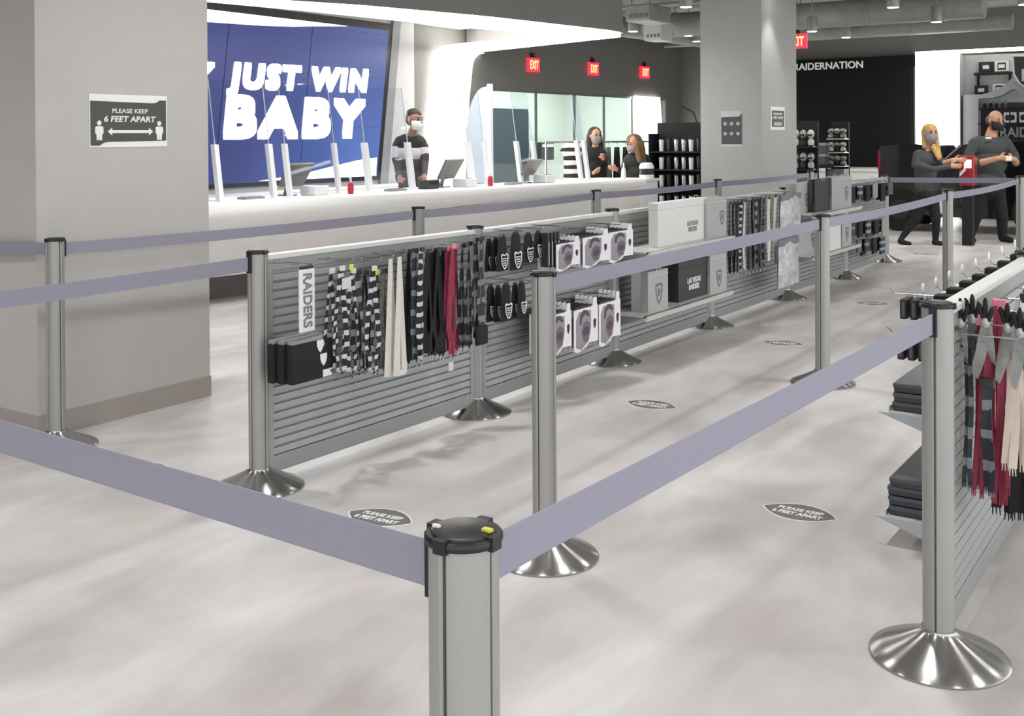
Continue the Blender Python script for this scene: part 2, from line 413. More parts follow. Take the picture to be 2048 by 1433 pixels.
SZ = [0.93, 1.61, 2.29, 2.90, 2.97]
SX = [4.98, 6.19, 7.40, 8.605, 9.99, 11.50]
MB().prism([(sx(4.9, .88), 9.95, .88), (sx(11.57, .88), 9.95, .88), (sx(11.57, 3.07), 9.95, 3.07), (sx(4.9, 3.07), 9.95, 3.07)], (0, .035, 0)).build('back_frame', M_bez, vw)
for i in range(len(SX)-1):
    for j in range(4):
        a, b_, c, d = SX[i]+.006, SX[i+1]-.006, SZ[j]+.0015, SZ[j+1]-.0015
        o = MB().prism([(sx(a, c), 9.945, c), (sx(b_, c), 9.945, c), (sx(b_, d), 9.945, d), (sx(a, d), 9.945, d)], (0, .006, 0)).build('screen_panel', MS, vw, origin=None)
        o.data.transform(wmat(vw)); o.matrix_parent_inverse = wmat(vw).inverted()      # keep picture coordinates continuous
MW = emis('screen_white', (255, 255, 255), 1.6)
Yt = 9.938
text('lettering', 'JUST WIN', MW, vw, (10.07, Yt, 2.185), (1, 0, 0.012), ZP, 2.46, .36, .003, bold=0.0, shear=0.16, sp=1.22, fat=.03)
text('lettering', 'BABY', MW, vw, (10.01, Yt, 1.725), XP, ZP, 2.42, .45, .003, bold=0.0, shear=0.10, sp=1.22, fat=.045)
x = at(417, 165, Y=Yt)
text('lettering', 'Y', MW, vw, (8.42, Yt, 2.15), XP, ZP, .38, .36, .003, shear=0.16, fat=.026)
# white sweeps at the head and foot of the picture
def sweep(pts, nm='white_sweep'): MB().prism([(x_, Yt, z_) for x_, z_ in pts], (0, .003, 0)).build(nm, MW, vw)
sweep([(7.6, 2.965), (7.6, 2.80), (8.6, 2.82), (9.4, 2.845), (9.9, 2.875), (10.4, 2.92), (10.9, 2.96), (10.9, 2.965)])
sweep([(9.3, .945), (10.0, 1.0), (10.6, 1.09), (11.1, 1.16), (11.49, 1.19), (11.47, .94)])
# grey surround strip and plinth under the screen
struct('trim_1', MB().prism([(sx(11.575, .5), 9.94, .5), (sx(11.74, .5), 9.94, .5), (sx(11.74, 3.13), 9.94, 3.13), (sx(11.575, 3.13), 9.94, 3.13)], (0, .05, 0)), mat('trim_grey', (140, 140, 142), 0.5), label='slanting grey edge strip of the video wall')
bc = thing('back_counter', 'low pale back counter under the video wall', 'counter', (8.3, 9.6, 0))
MB().box(4.5, 12.3, 9.45, 9.93, 0, .78).build('body', M_wall, bc)
MB().box(4.48, 12.32, 9.42, 9.94, .78, .82).build('worktop', M_white, bc)

# ------------------------------------------------------------------ till counter
def cyl_line(x): return 7.335+(x-6.309)*(-0.908/6.258)       # front line of the worktop
CX0, CX1 = 4.5, 12.62
ctr = thing('till_counter', 'long white till counter with rounded edge', 'counter', (8.6, 7.4, 0))
def sweep_profile(prof0, prof1, mname, m, x0=CX0, x1=CX1, k=30):
    vs = []; fs = []; n_ = len(prof0)
    for i in range(k+1):
        t = i/k; x_ = x0+(x1-x0)*t; y_ = cyl_line(x_)
        for p, q in zip(prof0, prof1): vs.append((x_, y_+p[0]+(q[0]-p[0])*t, p[1]+(q[1]-p[1])*t))
    for i in range(k):
        for j in range(n_): fs.append((i*n_+j, i*n_+(j+1) % n_, (i+1)*n_+(j+1) % n_, (i+1)*n_+j))
    fs += [tuple(range(n_-1, -1, -1)), tuple(range(k*n_, (k+1)*n_))]
    return MB().add(vs, fs).build(mname, m, ctr, smooth=True)
M_ctop = mat('counter_white', (244, 243, 240), 0.3, var=0.01)
nose0 = [(.62, .92), (.0, .92), (-.05, .90), (-.075, .85), (-.07, .78), (-.03, .70), (.06, .63), (.18, .60), (.62, .60)]
nose1 = [(.62, .92), (.0, .92), (-.04, .91), (-.06, .88), (-.055, .85), (-.02, .81), (.06, .79), (.18, .78), (.62, .78)]
sweep_profile(nose0, nose1, 'worktop', M_ctop)
low0 = [(.14, .60), (.24, .24), (.60, .24), (.60, .60)]; low1 = [(.14, .78), (.24, .24), (.60, .24), (.60, .78)]
sweep_profile(low0, low1, 'front_panel', mat('counter_front', (240, 237, 233), 0.5, var=0.02), x1=CX1-.1)
kick0 = [(.52, 0), (.52, .24), (.60, .24), (.60, 0)]
sweep_profile(kick0, kick0, 'toe_kick', mat('toe_kick', (120, 116, 112), 0.6), x1=CX1-.2)
# ------------------------------------------------------------------ signs on the pillars
def spatial_person(x, z, s, y):
    mb = MB(); mb.cyl((x, y, z+s*.88), (x, y-.0015, z+s*.88), s*.13, n=14)
    mb.prism([(x-.16*s, y, z+.72*s), (x-.24*s, y, z+.66*s), (x-.24*s, y, z+.34*s), (x-.17*s, y, z+.34*s), (x-.15*s, y, z+.0*s), (x-.02*s, y, z), (x, y, z+.3*s), (x+.02*s, y, z), (x+.15*s, y, z), (x+.17*s, y, z+.34*s), (x+.24*s, y, z+.34*s), (x+.24*s, y, z+.66*s), (x+.16*s, y, z+.72*s)], (0, -.0015, 0))
    return mb
M_signd = mat('sign_charcoal', (74, 73, 70), 0.5, var=0.03); M_signw = mat('sign_white', (238, 236, 231), 0.45, var=0.01)
yS = LP[2]-.004
x0, x1, z0, z1 = rect(178, 190, 333, 294, LP[2])
sg = thing('wall_sign', 'charcoal distancing sign reading PLEASE KEEP 6 FEET APART on the left pillar', 'sign', (x0, yS, z0))
MB().box(x0, x1, yS, yS+.004, z0, z1).build('board', M_signw, sg)
wd, ht = x1-x0, z1-z0
def fx(u): return x0+wd*u
def fz(v): return z0+ht*v
MB().prism([(fx(u), yS-.0005, fz(v)) for u, v in [(.01, .03), (.12, .03), (.17, .08), (.22, .10), (.985, .115), (.985, .91), (.90, .91), (.85, .86), (.80, .85), (.01, .87)]], (0, -.001, 0)).build('panel', M_signd, sg)
text('lettering', 'PLEASE KEEP', M_signw, sg, (fx(.51), yS-.0015, fz(.69)), XP, ZP, wd*.46, ht*.085, .0012, bold=.01)
text('lettering', '6 FEET APART', M_signw, sg, (fx(.51), yS-.0015, fz(.535)), XP, ZP, wd*.67, ht*.115, .0012, bold=.025, shear=.12)
spatial_person(fx(.115), fz(.13), ht*.37, yS-.0015).build('figure', M_signw, sg)
spatial_person(fx(.89), fz(.13), ht*.37, yS-.0015).build('figure', M_signw, sg)
h = fz(.295)
MB().prism([(fx(u), yS-.0015, h+ht*v) for u, v in [(.22, 0), (.275, .075), (.275, .03), (.75, .03), (.75, .075), (.805, 0), (.75, -.075), (.75, -.03), (.275, -.03), (.275, -.075)]], (0, -.0012, 0)).build('arrow', M_signw, sg)
# two notices on the centre pillar
xN = CP[0]-.004
y0, y1, z0, z1 = rectX(1442, 222, 1485, 293, CP[0])
nt_ = thing('wall_notice', 'dark notice with six small icons on the shaded pillar face', 'sign', (xN, y0, z0))
MB().box(xN, xN+.004, y1, y0, z0, z1).build('board', mat('notice_pale', (196, 196, 192), .5), nt_)
MB().prism([(xN-.0005, y0+(y1-y0)*u, z0+(z1-z0)*v) for u, v in [(.02, .06), (.98, .06), (.98, .92), (.9, .88), (.86, .84), (.02, .83)]], (-.001, 0, 0)).build('panel', mat('notice_dark', (70, 72, 76), .5), nt_)
for i in range(3):
    for j in range(2):
        c = (xN-.0016, y0+(y1-y0)*(.2+.3*i), z0+(z1-z0)*(.36+.28*j))
        MB().cyl(c, (c[0]-.001, c[1], c[2]), .026, n=10).build('icon', mat('icon_grey', (170, 172, 174), .5), nt_)
x0, x1, z0, z1 = rect(1541, 214, 1569, 260, CP[2]); yN = CP[2]-.004
n2 = thing('wall_notice', 'small framed distancing notice on the bright pillar face', 'sign', (x0, yN, z0))
MB().box(x0, x1, yN, yN+.004, z0, z1).build('board', M_signw, n2)
MB().box(x0+.04, x1-.03, yN-.001, yN, z0+.04, z1-.05).build('panel', M_signd, n2)
for k, (wv, hv, zv) in enumerate([(.62, .09, .70), (.76, .12, .53), (.55, .05, .3), (.55, .05, .22)]):
    ww = (x1-x0); hh = z1-z0; xc = (x0+x1)/2
    if k < 2: text('lettering', ['PLEASE KEEP', '6 FEET APART'][k], M_signw, n2, (xc, yN-.001, z0+hh*zv), XP, ZP, ww*wv, hh*hv, .001, bold=.02)
    else: MB().box(xc-ww*wv/2, xc+ww*wv/2, yN-.002, yN-.001, z0+hh*(zv-hv/2), z0+hh*(zv+hv/2)).build('arrow', M_signw, n2)

# ------------------------------------------------------------------ floor stickers
M_stk = mat('sticker_charcoal', (108, 106, 103), .6, var=.08)
def sticker(cx, cy, label, rz=0.0, L=.28):
    t = thing('floor_sticker', label, 'sticker', (cx, cy, .0004), rz, 'distancing stickers on the floor')
    Wd = L*.62; pts = []; k = 14
    for i in range(k+1): a = -1+2*i/k; pts.append((a*L/2, -Wd/2*(1-a*a)**.9, 0))
    for i in range(1, k): a = 1-2*i/k; pts.append((a*L/2, Wd/2*(1-a*a)**.9, 0))
    MB().prism([(x_*1.05, y_*1.09, 0) for x_, y_, _ in pts], (0, 0, .0008)).build('rim', M_print_w, t, local=True)
    MB().prism([(x_, y_, .0008) for x_, y_, _ in pts], (0, 0, .0006)).build('face', M_stk, t, local=True)
    c = wmat(t)
    text('lettering', 'PLEASE KEEP', M_print_w, t, c @ Vector((0, L*.075, .0016)), c.to_3x3() @ XP, c.to_3x3() @ YP, L*.62, L*.11, .0005, bold=.03)
    text('lettering', '6 FEET APART', M_print_w, t, c @ Vector((0, -L*.085, .0016)), c.to_3x3() @ XP, c.to_3x3() @ YP, L*.68, L*.12, .0005, bold=.04)
    return t
for (ax, ay), (bx, by), lb in [((1528, 1012), (1672, 1040), 'oval distancing sticker in the right aisle in front of the stacked dark boxes'),
                   ((700, 1024), (822, 1048), 'oval distancing sticker partly behind the near diagonal belt'),
                   ((1255, 803), (1352, 817), 'oval distancing sticker in the middle aisle below the carded masks'),
                   ((1527, 684), (1607, 690), 'oval distancing sticker in the middle aisle near the shelf of boxes'),
                   ((1712, 606), (1778, 609), 'faint oval distancing sticker in the middle aisle nearest the far staff'),
                   ((230, 934), (338, 940), 'oval distancing sticker beside the left pillar, mostly hidden by a belt'),
                   ((1825, 508), (1880, 510), 'faint oval distancing sticker by the feet of the far staff')]:
    q0, q1 = at(ax, ay, Z=0), at(bx, by, Z=0); q = (q0+q1)/2; d = q1-q0
    sticker(q.x, q.y, lb, math.atan2(d.y, d.x), d.length)

# ------------------------------------------------------------------ belt posts
def brushed():
    m = bpy.data.materials.new('brushed_steel_base'); m.use_nodes = True; nt = m.node_tree; N = nt.nodes; b = N['Principled BSDF']
    b.inputs['Base Color'].default_value = lin((182, 180, 178)); b.inputs['Metallic'].default_value = 1; b.inputs['Roughness'].default_value = .24
    b.inputs['Anisotropic'].default_value = .85; b.inputs['Anisotropic Rotation'].default_value = .25
    tg = N.new('ShaderNodeTangent'); tg.direction_type = 'RADIAL'; tg.axis = 'Z'; nt.links.new(tg.outputs[0], b.inputs['Tangent'])
    return m
M_steel = brushed(); M_slot = mat('slot_dark', (70, 70, 68), .6); M_yel = mat('yellow_tab', (205, 198, 70), .5)
M_belt = banded('belt_webbing', (142, 140, 154), (144, 142, 156), .012, .5, rough=.7)
H = 1.0
def make_post():
    t = thing('belt_post', 'post', 'stanchion', (0, 0, 0), 0, 'belt posts of the queue')
    pr = []; n_ = 48
    for i in range(n_):
        a = 360*i/n_; r = .0425
        d = abs((a+45) % 90-45)
        if d < 4: r = .037
        pr.append((r*math.cos(math.radians(a)), r*math.sin(math.radians(a)), .03))
    MB().prism(pr, (0, 0, .956)).build('pole', M_alu, t, smooth=True, local=True)
    for k in range(4):
        a = math.pi/2*k; c, s_ = math.cos(a), math.sin(a)
        mb = MB().box(.0345, .0395, -.0016, .0016, .05, .984); mb.xf(Matrix.Rotation(a, 4, 'Z')); mb.build('slot', M_slot, t, local=True)
    MB().lathe([(.186, 0), (.188, .006), (.183, .012), (.150, .026), (.105, .046), (.066, .066), (.050, .076), (.046, .082), (.046, .086)], 64).build('base', M_steel, t, smooth=True, local=True)
    cap = MB().lathe([(.0425, .982), (.0465, .983), (.0475, .986), (.0475, .991), (.045, .994), (.0, .995)], 40)
    cp = cap.build('cap', M_black, t, smooth=True, local=True)
    mb = MB().lathe([(.040, .992), (.039, .9965), (.034, .9985), (.0, .999)], 32)
    for k in range(4):
        q = MB().box(.030, .0490, -.009, .009, .980, .9965); q.xf(Matrix.Rotation(math.pi/2*k, 4, 'Z')); mb.add(q.v, q.f)
    mb.build('cap_ridge', M_black, cp, local=True, smooth=True)
    return t
post0 = make_post(); used = [False]
def post(x, y, label, clips=(), tab=False):
    if not used[0]: used[0] = True; o = post0; o.location = (x, y, 0); o['label'] = label
    else: o = dup(post0, (x, y, 0), None, label)
    return o
POSTS = {}
def put(key, x, y, label): POSTS[key] = (x, y, post(x, y, label))
A = [3.202, 4.703, 6.239, 7.81, 9.481, 11.155, 12.847]; AY = [3.43, 3.385, 3.395, 3.405, 3.40, 3.38, 3.415]
lab = ['belt post at the near end of the lanyard panel', 'belt post between the lanyard panel and the carded mask panel', 'belt post right beside the white mask cards',
       'belt post under the shelf with the black gift box', 'belt post under the clear bagged towels', 'belt post below the white box on the far shelf', 'belt post at the far end of the long merchandise run']
for i in range(7): put('A%d' % i, A[i], AY[i], lab[i])
for i, (x_, y_, l) in enumerate([(3.212, 2.02, 'centre belt post standing in the open floor in front of the mask panel'), (6.346, 2.05, 'second belt post of the middle lane, before the far shelf of grey bags'),
                                 (9.726, 2.065, 'third belt post of the middle lane, beside the walking staff member'), (13.221, 2.04, 'farthest belt post at the right edge behind the staff')]): put('B%d' % i, x_, y_, l)
for i, (x_, y_, l) in enumerate([(1.049, .775, 'nearest belt post cut off by the bottom edge, with yellow tab on its cap'), (3.189, .705, 'large belt post at right in front of the scarf panel'), (4.76, .705, 'belt post beyond the right edge closing the scarf panel')]): put('N%d' % i, x_, y_, l)
for i, (x_, y_, l) in enumerate([(3.1, 4.70, 'belt post standing against the left pillar'), (5.8, 4.65, 'belt post in front of the till counter, its top above the lanyard rail'), (8.362, 4.71, 'belt post in front of the right half of the till counter'),
                                 (10.998, 4.69, 'belt post in front of the shaded pillar face'), (14.05, 4.69, 'far belt post behind the shelf of bags')]): put('C%d' % i, x_, y_, l)
put('L0', 1.16, 3.45, 'belt post beyond the left edge holding the near diagonal belt')
put('L1', 3.02, 6.75, 'belt post behind the left pillar')
# yellow tab on the nearest cap
x_, y_, o = POSTS['N0']
cpo = [c for c in o.children if c.name.startswith('cap')][0]
MB().box(x_+.0, x_+.008, y_-.038, y_-.026, .998, 1.0015).build('tab', M_yel, cpo)
MB().box(x_-.02, x_-.016, y_+.022, y_+.032, .998, 1.0015).build('tab', M_print_w, cpo)

def belt(k0, k1, label, sag=.0):
    x0, y0, a = POSTS[k0]; x1, y1, b_ = POSTS[k1]
    p0, p1 = Vector((x0, y0, 0)), Vector((x1, y1, 0)); d = (p1-p0).normalized(); nrm = Vector((-d.y, d.x, 0))
    t = thing('queue_belt', label, 'belt', (p0+p1)/2, 0, 'lavender-grey belts of the queue')
    q0, q1 = p0+d*.05, p1-d*.05; n_ = 16; pts = []; wd = []
    for i in range(n_+1):
        u = i/n_; pts.append(q0+(q1-q0)*u+Vector((0, 0, .942-sag*4*u*(1-u)))-nrm*.0008); wd.append((0, 0, .029))
    MB().ribbon(pts, wd, nrm*.0016).build('webbing', M_belt, t)
    for q, s_ in ((p0+d*.0475, 1), (p1-d*.0475, -1)):
        mb = MB().box(-.006, .006, -.010, .010, .905, .985); mb.xf(Matrix.Translation(q) @ Matrix.Rotation(math.atan2(d.y, d.x), 4, 'Z')); mb.build('clip', M_black, t)
belt('N0', 'N1', 'wide diagonal belt from the nearest post to the right-hand post')
belt('N0', 'L0', 'nearest belt crossing the lower left corner', .0)
belt('A0', 'L0', 'belt running left from the lanyard panel post across the left pillar', .01)
belt('B0', 'B1', 'belt of the middle lane passing in front of the mask cards and boxes')
belt('B1', 'B2', 'belt of the middle lane running towards the walking staff', .015)
belt('B2', 'B3', 'far belt of the middle lane in front of the male staff member', .02)
belt('B3', 'A6', 'level far belt closing the lane in front of both staff', .0)
belt('C0', 'C1', 'belt from the pillar post along the till counter', .01)
belt('C1', 'C2', 'belt along the middle of the till counter', .01)
belt('C2', 'C3', 'belt passing the right end of the till counter', .01)
belt('C3', 'C4', 'belt in front of the centre pillar foot', .01)
belt('C0', 'L1', 'belt leaving the frame at left behind the pillar post', .02)

# ------------------------------------------------------------------ slatwall merchandising panels between the posts
PITCH = .037
def panel(key0, key1, label, both=False):
    x0, y0, _ = POSTS[key0]; x1, y1, _ = POSTS[key1]; ym = (y0+y1)/2
    t = thing('slat_panel', label, 'display panel', ((x0+x1)/2, ym, 0), math.atan2(y1-y0, x1-x0), 'slatted merchandise panels of the queue')
    L = math.hypot(x1-x0, y1-y0)/2-.05
    MB().box(-L, L, -.004, .004, .06, .95).build('backing', M_slat, t, local=True)
    for s_ in (-1, 1):
        MB().bbox(s_*L-.018, s_*L+.018, -.018, .018, .05, .955, .003).build('side_rail', M_alu, t, local=True)
        for z_ in (.09, .45, .80): MB().box(s_*(L+.018), s_*(L+.034), -.006, .006, z_, z_+.03).build('bracket', M_black, t, local=True)
    MB().bbox(-L-.02, L+.02, -.026, .026, .952, .975, .004).build('top_rail', M_rail, t, local=True)
    MB().bbox(-L, L, -.016, .016, .045, .115, .003).build('bottom_rail', M_slat, t, local=True)
    MB().bbox(-L, L, -.015, .015, .905, .952, .002).build('head_rail', M_slat, t, local=True)
    sl = MB()
    h0 = PITCH-.005
    for s_ in ((-1, 1) if both else (-1, 1)):
        sl.prism([(-L+.018, s_*.004, 0), (-L+.018, s_*.013, .001), (-L+.018, s_*.015, .004), (-L+.018, s_*.011, h0-.004), (-L+.018, s_*.004, h0)], (2*L-.036, 0, 0))
    z_ = .118; first = None
    while z_ < .90-PITCH*.3:
        if first is None: first = sl.build('slat', M_slat, t, local=True); first.location = (0, 0, z_)
        else:
            c = first.copy(); COL.objects.link(c); c.parent = t; c.location = (0, 0, z_)
        z_ += PITCH
    return t
PN = [panel('A%d' % i, 'A%d' % (i+1), l) for i, l in enumerate(['slatted panel hung with lanyards, nearest of the long run', 'slatted panel hung with black gaiters and white mask cards', 'slatted panel carrying two shelves of gift boxes', 'slatted panel hung with dark strings and clear bags', 'slatted panel with the far shelves of grey bags', 'farthest slatted panel hung with small dark goods'])]
PR = panel('N1', 'N2', 'slatted panel at the right edge hung with red scarves', both=True)
def hook(pnl, x, z, y0=3.38, y1=3.2, tip=.012):
    MB().tube([(x, y0, z), (x, y1+.01*(1 if y1 < y0 else -1), z), (x, y1, z+tip)], .0028, 6).build('hook', M_chrome, pnl)
# ------------------------------------------------------------------ ceiling: pendant spots, ducts, pipes
M_lens = emis('lamp_lens', (255, 252, 245), 14.0)
M_can = mat('lamp_can_grey', (150, 148, 144), .45, .3)
def make_spot():
    t = thing('ceiling_spot', 'spot', 'light', (0, 0, 0), 0, 'pendant ceiling spots')
    MB().lathe([(.075, 0), (.078, .01), (.078, .2), (.07, .22), (.0, .22)], 20).build('can', M_can, t, smooth=True, local=True)
    MB().lathe([(.066, -.004), (.066, .004), (0, .004)], 20).build('lens', M_lens, t, local=True)
    MB().cyl((0, 0, .22), (0, 0, .62), .008, n=8).build('stem', M_can, t, local=True)
    return t
spot0 = make_spot(); su = [False]
def spot(x, y, z, label, lamp=True, watts=None):
    if not su[0]: su[0] = True; o = spot0; o.location = (x, y, z); o['label'] = label
    else: o = dup(spot0, (x, y, z), None, label)
    for c in o.children:
        if c.name.startswith('stem'): c.scale.z = 1.0
    if lamp:
        L = bpy.data.lights.new('spot_lamp', 'SPOT'); L.energy = (watts or LAMP_W); L.spot_size = math.radians(150); L.spot_blend = 1.0; L.shadow_soft_size = .09; L.color = (1, .995, .985)
        lo = bpy.data.objects.new('spot_lamp', L); COL.objects.link(lo); lo.parent = o; lo.location = (0, 0, -.02)
    return o
for px, py, X, lb in [(1372, 14, 12.0, 'pendant spot nearest the top edge left of the centre pillar'), (1266, 63, 14.5, 'pendant spot just right of the soffit tip'), (1322, 66, 16.0, 'round spot in the middle of the trio left of the centre pillar'),
                      (1377, 72, 16.5, 'round spot of the trio nearest the centre pillar'), (1393, 83, 18.5, 'lowest spot against the centre pillar edge'),
                      (1624, 63, 15.9, 'pendant spot above the RAIDERNATION lettering, left one'), (1692, 75, 18.5, 'pendant spot above the black wall, right one'), (1786, 15, 14.0, 'pendant spot at the top edge over the far staff'), (1873, 44, 16.0, 'pendant spot before the right-hand soffit')]:
    q = at(px, py, X=X); spot(q.x, q.y, min(q.z, CEIL-.3), lb, watts=LAMP_W*(.25 if X < 14.2 and px < 1400 else .8))
for i, X in enumerate([-1.2, 1.4, 4.0, 6.6, 9.4]):
    for j, Y in enumerate([-1.2, 1.2, 3.6, 6.35]):
        spot(X, Y, 3.05, 'unseen ceiling spot added to light the pillar and far floor', watts=LAMP_W*(1.8, 1.2, 1.6, 1.3, .45)[i]*(1.8 if j == 3 else 1))
for X, Y, k in [(14.6, 2.2, 2.2), (18, 1.5, 1), (11.6, .8, 1.5)]: spot(X, Y, 3.05, 'unseen ceiling spot added to light the pillar and far floor', watts=LAMP_W*k)  # unseen extra spots, added to brighten the centre pillar and far floor
# wall-washer grazing the bright pillar face
q = spot(CP[0]+.25, CP[2]-.26, 3.38, 'spot grazing the bright face of the centre pillar', watts=26)
for c in q.children:
    if c.type == 'LIGHT': c.data.spot_size = math.radians(75); c.data.spot_blend = .5
    elif c.name.startswith('stem'): c.scale.z = .01
# ducts and pipes
M_duct = mat('duct_grey', (150, 150, 146), .6, .2, var=.08)
def duct(p0, p1, r, lb, nm='air_duct', rings=5):
    t = thing(nm, lb, 'duct', ((Vector(p0)+Vector(p1))/2))
    MB().cyl(p0, p1, r, n=24).build('body', M_duct, t, smooth=True)
    for k in range(rings):
        c = Vector(p0).lerp(Vector(p1), (k+.5)/rings); d = (Vector(p1)-Vector(p0)).normalized()*.02
        MB().cyl(c-d, c+d, r*1.05, n=24).build('collar', M_duct, t, smooth=True)
        if k % 2 == 0: MB().cyl(c+Vector((0, 0, r*.95)), (c.x, c.y, CEIL), .01, n=6).build('hanger', M_can, t)
duct((14.1, 8.85, 3.32), (21.4, 8.4, 3.32), .17, 'long round air duct left of the centre pillar')
duct((16.5, 3.0, 3.3), (16.5, 8.3, 3.3), .2, 'thick round air duct crossing above the black wall')
duct((18.8, 3.0, 3.25), (18.8, 8.2, 3.25), .13, 'slimmer air duct nearer the far wall')
def rbox(x0, x1, y0, y1, z0, z1, nm, lb, cat, m=M_duct):
    t = thing(nm, lb, cat, ((x0+x1)/2, (y0+y1)/2, z0)); MB().bbox(x0, x1, y0, y1, z0, z1, .02).build('casing', m, t)
    for k in range(4):
        MB().box(x0-.006, x0, y0+(y1-y0)*(.1+.2*k), y0+(y1-y0)*(.22+.2*k), z0+.05, z0+.1).build('louvre', M_dark, t)
    for yy in (y0+.05, y1-.05): MB().cyl((x0+.1, yy, z1), (x0+.1, yy, CEIL), .008, n=6).build('hanger', M_can, t)
q = at(1275, 25, X=14.0); rbox(14.0, 14.7, q.y-.2, q.y+.2, q.z-.12, q.z+.12, 'fan_coil', 'boxy ceiling fan unit right of the soffit', 'ceiling unit')
q = at(1305, 62, X=15.6); rbox(15.6, 16.0, q.y-.16, q.y+.16, q.z-.15, q.z+.16, 'projector', 'white ceiling projector beside the round spots', 'projector', M_wall)
q = at(1700, 5, X=14.5); rbox(14.5, 15.1, q.y-.3, q.y+.3, 3.38, 3.52, 'ceiling_diffuser', 'square air diffuser above the black wall', 'vent', M_dark)
for k, (p0, p1, lb) in enumerate([((12.6, 2, 3.45), (12.6, 9.8, 3.45), 'thin ceiling pipe nearest the soffit tip'), ((15.4, 1.5, 3.5), (15.4, 9.8, 3.5), 'thin ceiling pipe behind the centre pillar'), ((20.3, 3, 3.3), (20.3, 9.8, 3.3), 'thin ceiling pipe before the far wall')]):
    o = MB().cyl(p0, p1, .035, n=12).build('ceiling_pipe', M_duct, None, smooth=True, origin=p0); tag(o, lb, 'pipe')
# exit signs ----------------------------------------------------------------
M_red = emis('exit_red', (235, 40, 60), 1.3); M_org = emis('exit_orange', (255, 170, 110), 1.6)
def exit_sign(c, lb, xd=XP):
    t = thing('exit_sign', lb, 'sign', c, 0, 'red exit signs')
    n_ = Vector((0, -1, 0)) if xd == XP else Vector((-1, 0, 0)); c = Vector(c); s_ = .17; h = .115
    def bxx(u0, u1, d0, d1, v0, v1):
        pts = [c+xd*u+n_*d0+ZP*v for u, v in ((u0, v0), (u1, v0), (u1, v1), (u0, v1))]
        return MB().prism(pts, n_*(d1-d0))
    bxx(-s_, s_, .0, .05, -h, h).build('housing', M_red, t)
    bxx(-.05, .05, .0, .03, h, h+.09).build('mount', M_black, t)
    text('lettering', 'EXIT', M_org, t, c+n_*.05, xd, ZP, .26, .15, .004, bold=.02)
for px, py, lb in [(1064, 130, 'leftmost red exit sign on the dark wall'), (1184, 138, 'middle red exit sign on the dark wall'), (1287, 145, 'red exit sign nearest the centre pillar')]:
    exit_sign(at(px, py, Y=9.998), lb)
exit_sign(at(1594, 83, X=17.0), 'red exit sign hanging right of the centre pillar', -YP)
t = [o for o in COL.objects if o.get('label') == 'red exit sign hanging right of the centre pillar'][0]
MB().cyl(t.location+Vector((-.02, 0, .2)), Vector((t.location.x-.02, t.location.y, CEIL)), .012, n=8).build('hanging_rod', M_can, t)
# ------------------------------------------------------------------ merchandise
MB_ = {}
def lm(kind):
    if kind == 'pat': return banded('lanyard_black_silver', (22, 22, 26), (200, 200, 208), .05, .60, nsc=60)
    if kind == 'pat2': return banded('lanyard_grey_print', (42, 44, 50), (150, 152, 158), .07, .55, nsc=50)
    if kind == 'white': return mat('lanyard_white', (218, 214, 204), .7, var=.05, scale=20)
    if kind == 'camo': return mat('lanyard_camo', (96, 94, 88), .7, var=.5, scale=60)
    if kind == 'black': return mat('lanyard_black', (15, 14, 17), .75, var=.2)
    if kind == 'maroon': return mat('lanyard_maroon', (140, 40, 66), .6, var=.3, scale=25)
    if kind == 'dark': return banded('lanyard_slate', (38, 42, 48), (120, 126, 132), .09, .68, nsc=40)
    if kind == 'silver': return mat('ribbon_silver', (178, 178, 176), .35, .5, var=.1, scale=20)
    if kind == 'beige': return mat('cloth_beige', (222, 206, 192), .8, var=.06, scale=14, bump=.2, bscale=25)
    if kind == 'cream': return mat('cloth_cream', (206, 202, 190), .8, var=.06, scale=14)
M_card = mat('card_white', (236, 233, 236), .5, var=.02); M_hdr = mat('header_black', (40, 40, 44), .5, var=.1)
M_clip = mat('clip_metal', (190, 190, 188), .25, 1.0, var=.02)
def lanyard(px, pt, pb, Y, kind, label, group, spread=.03, w_=.009, tagc=None, cat='lanyard', clip=True, sway=None):
    a = at(px, pt, Y=Y); L = a.z-at(px, pb, Y=Y).z; x, z = a.x, a.z
    t = thing('lanyard', label, cat, (x, Y, z-L), 0, group); m = lm(kind)
    sw = random.uniform(-.008, .008) if sway is None else sway
    for s_ in (-1, 1):
        pts = []; wd = []; k = 9
        for i in range(k):
            u = i/(k-1)
            xx = x+s_*(.010+spread*math.sin(u*math.pi*.62)*.9)+sw*u+random.uniform(-.0015, .0015)
            if u > .86: xx = x+sw*u+s_*spread*.55
            pts.append((xx, Y+.004*s_+.006*math.sin(3*u+s_), z-L*.93*u)); tw = .5*math.sin(2.2*u*s_+px)
            wd.append((w_*math.cos(tw), w_*math.sin(tw)*.6, 0))
        MB().ribbon(pts, wd, (0, .0015, 0)).build('strap', m, t)
    MB().bbox(x-.016, x+.016, Y-.012, Y-.004, z-.004, z+.018, .002).build('header', tagc or M_hdr, t)
    if clip:
        MB().tube([(x+sw-spread*.5, Y, z-L*.92), (x+sw, Y-.002, z-L*.955), (x+sw+spread*.5, Y, z-L*.92)], .0035, 6).build('joint', m, t)
        MB().tube([(x+sw, Y, z-L*.95), (x+sw+.004, Y, z-L*.975), (x+sw, Y, z-L)], .004, 6).build('clip', M_clip, t)
    return t
P1, P2, P3, P4, P5, P6 = PN
YH = 3.24
# hooks of the lanyard panel
for px, py in [(585, 530), (613, 528), (690, 522), (708, 520), (745, 520), (770, 516), (795, 510), (828, 505), (850, 503), (872, 500), (902, 496), (925, 492), (948, 486)]:
    q = at(px, py, Y=YH); hook(P1, q.x, q.z, 3.40, YH-.05)
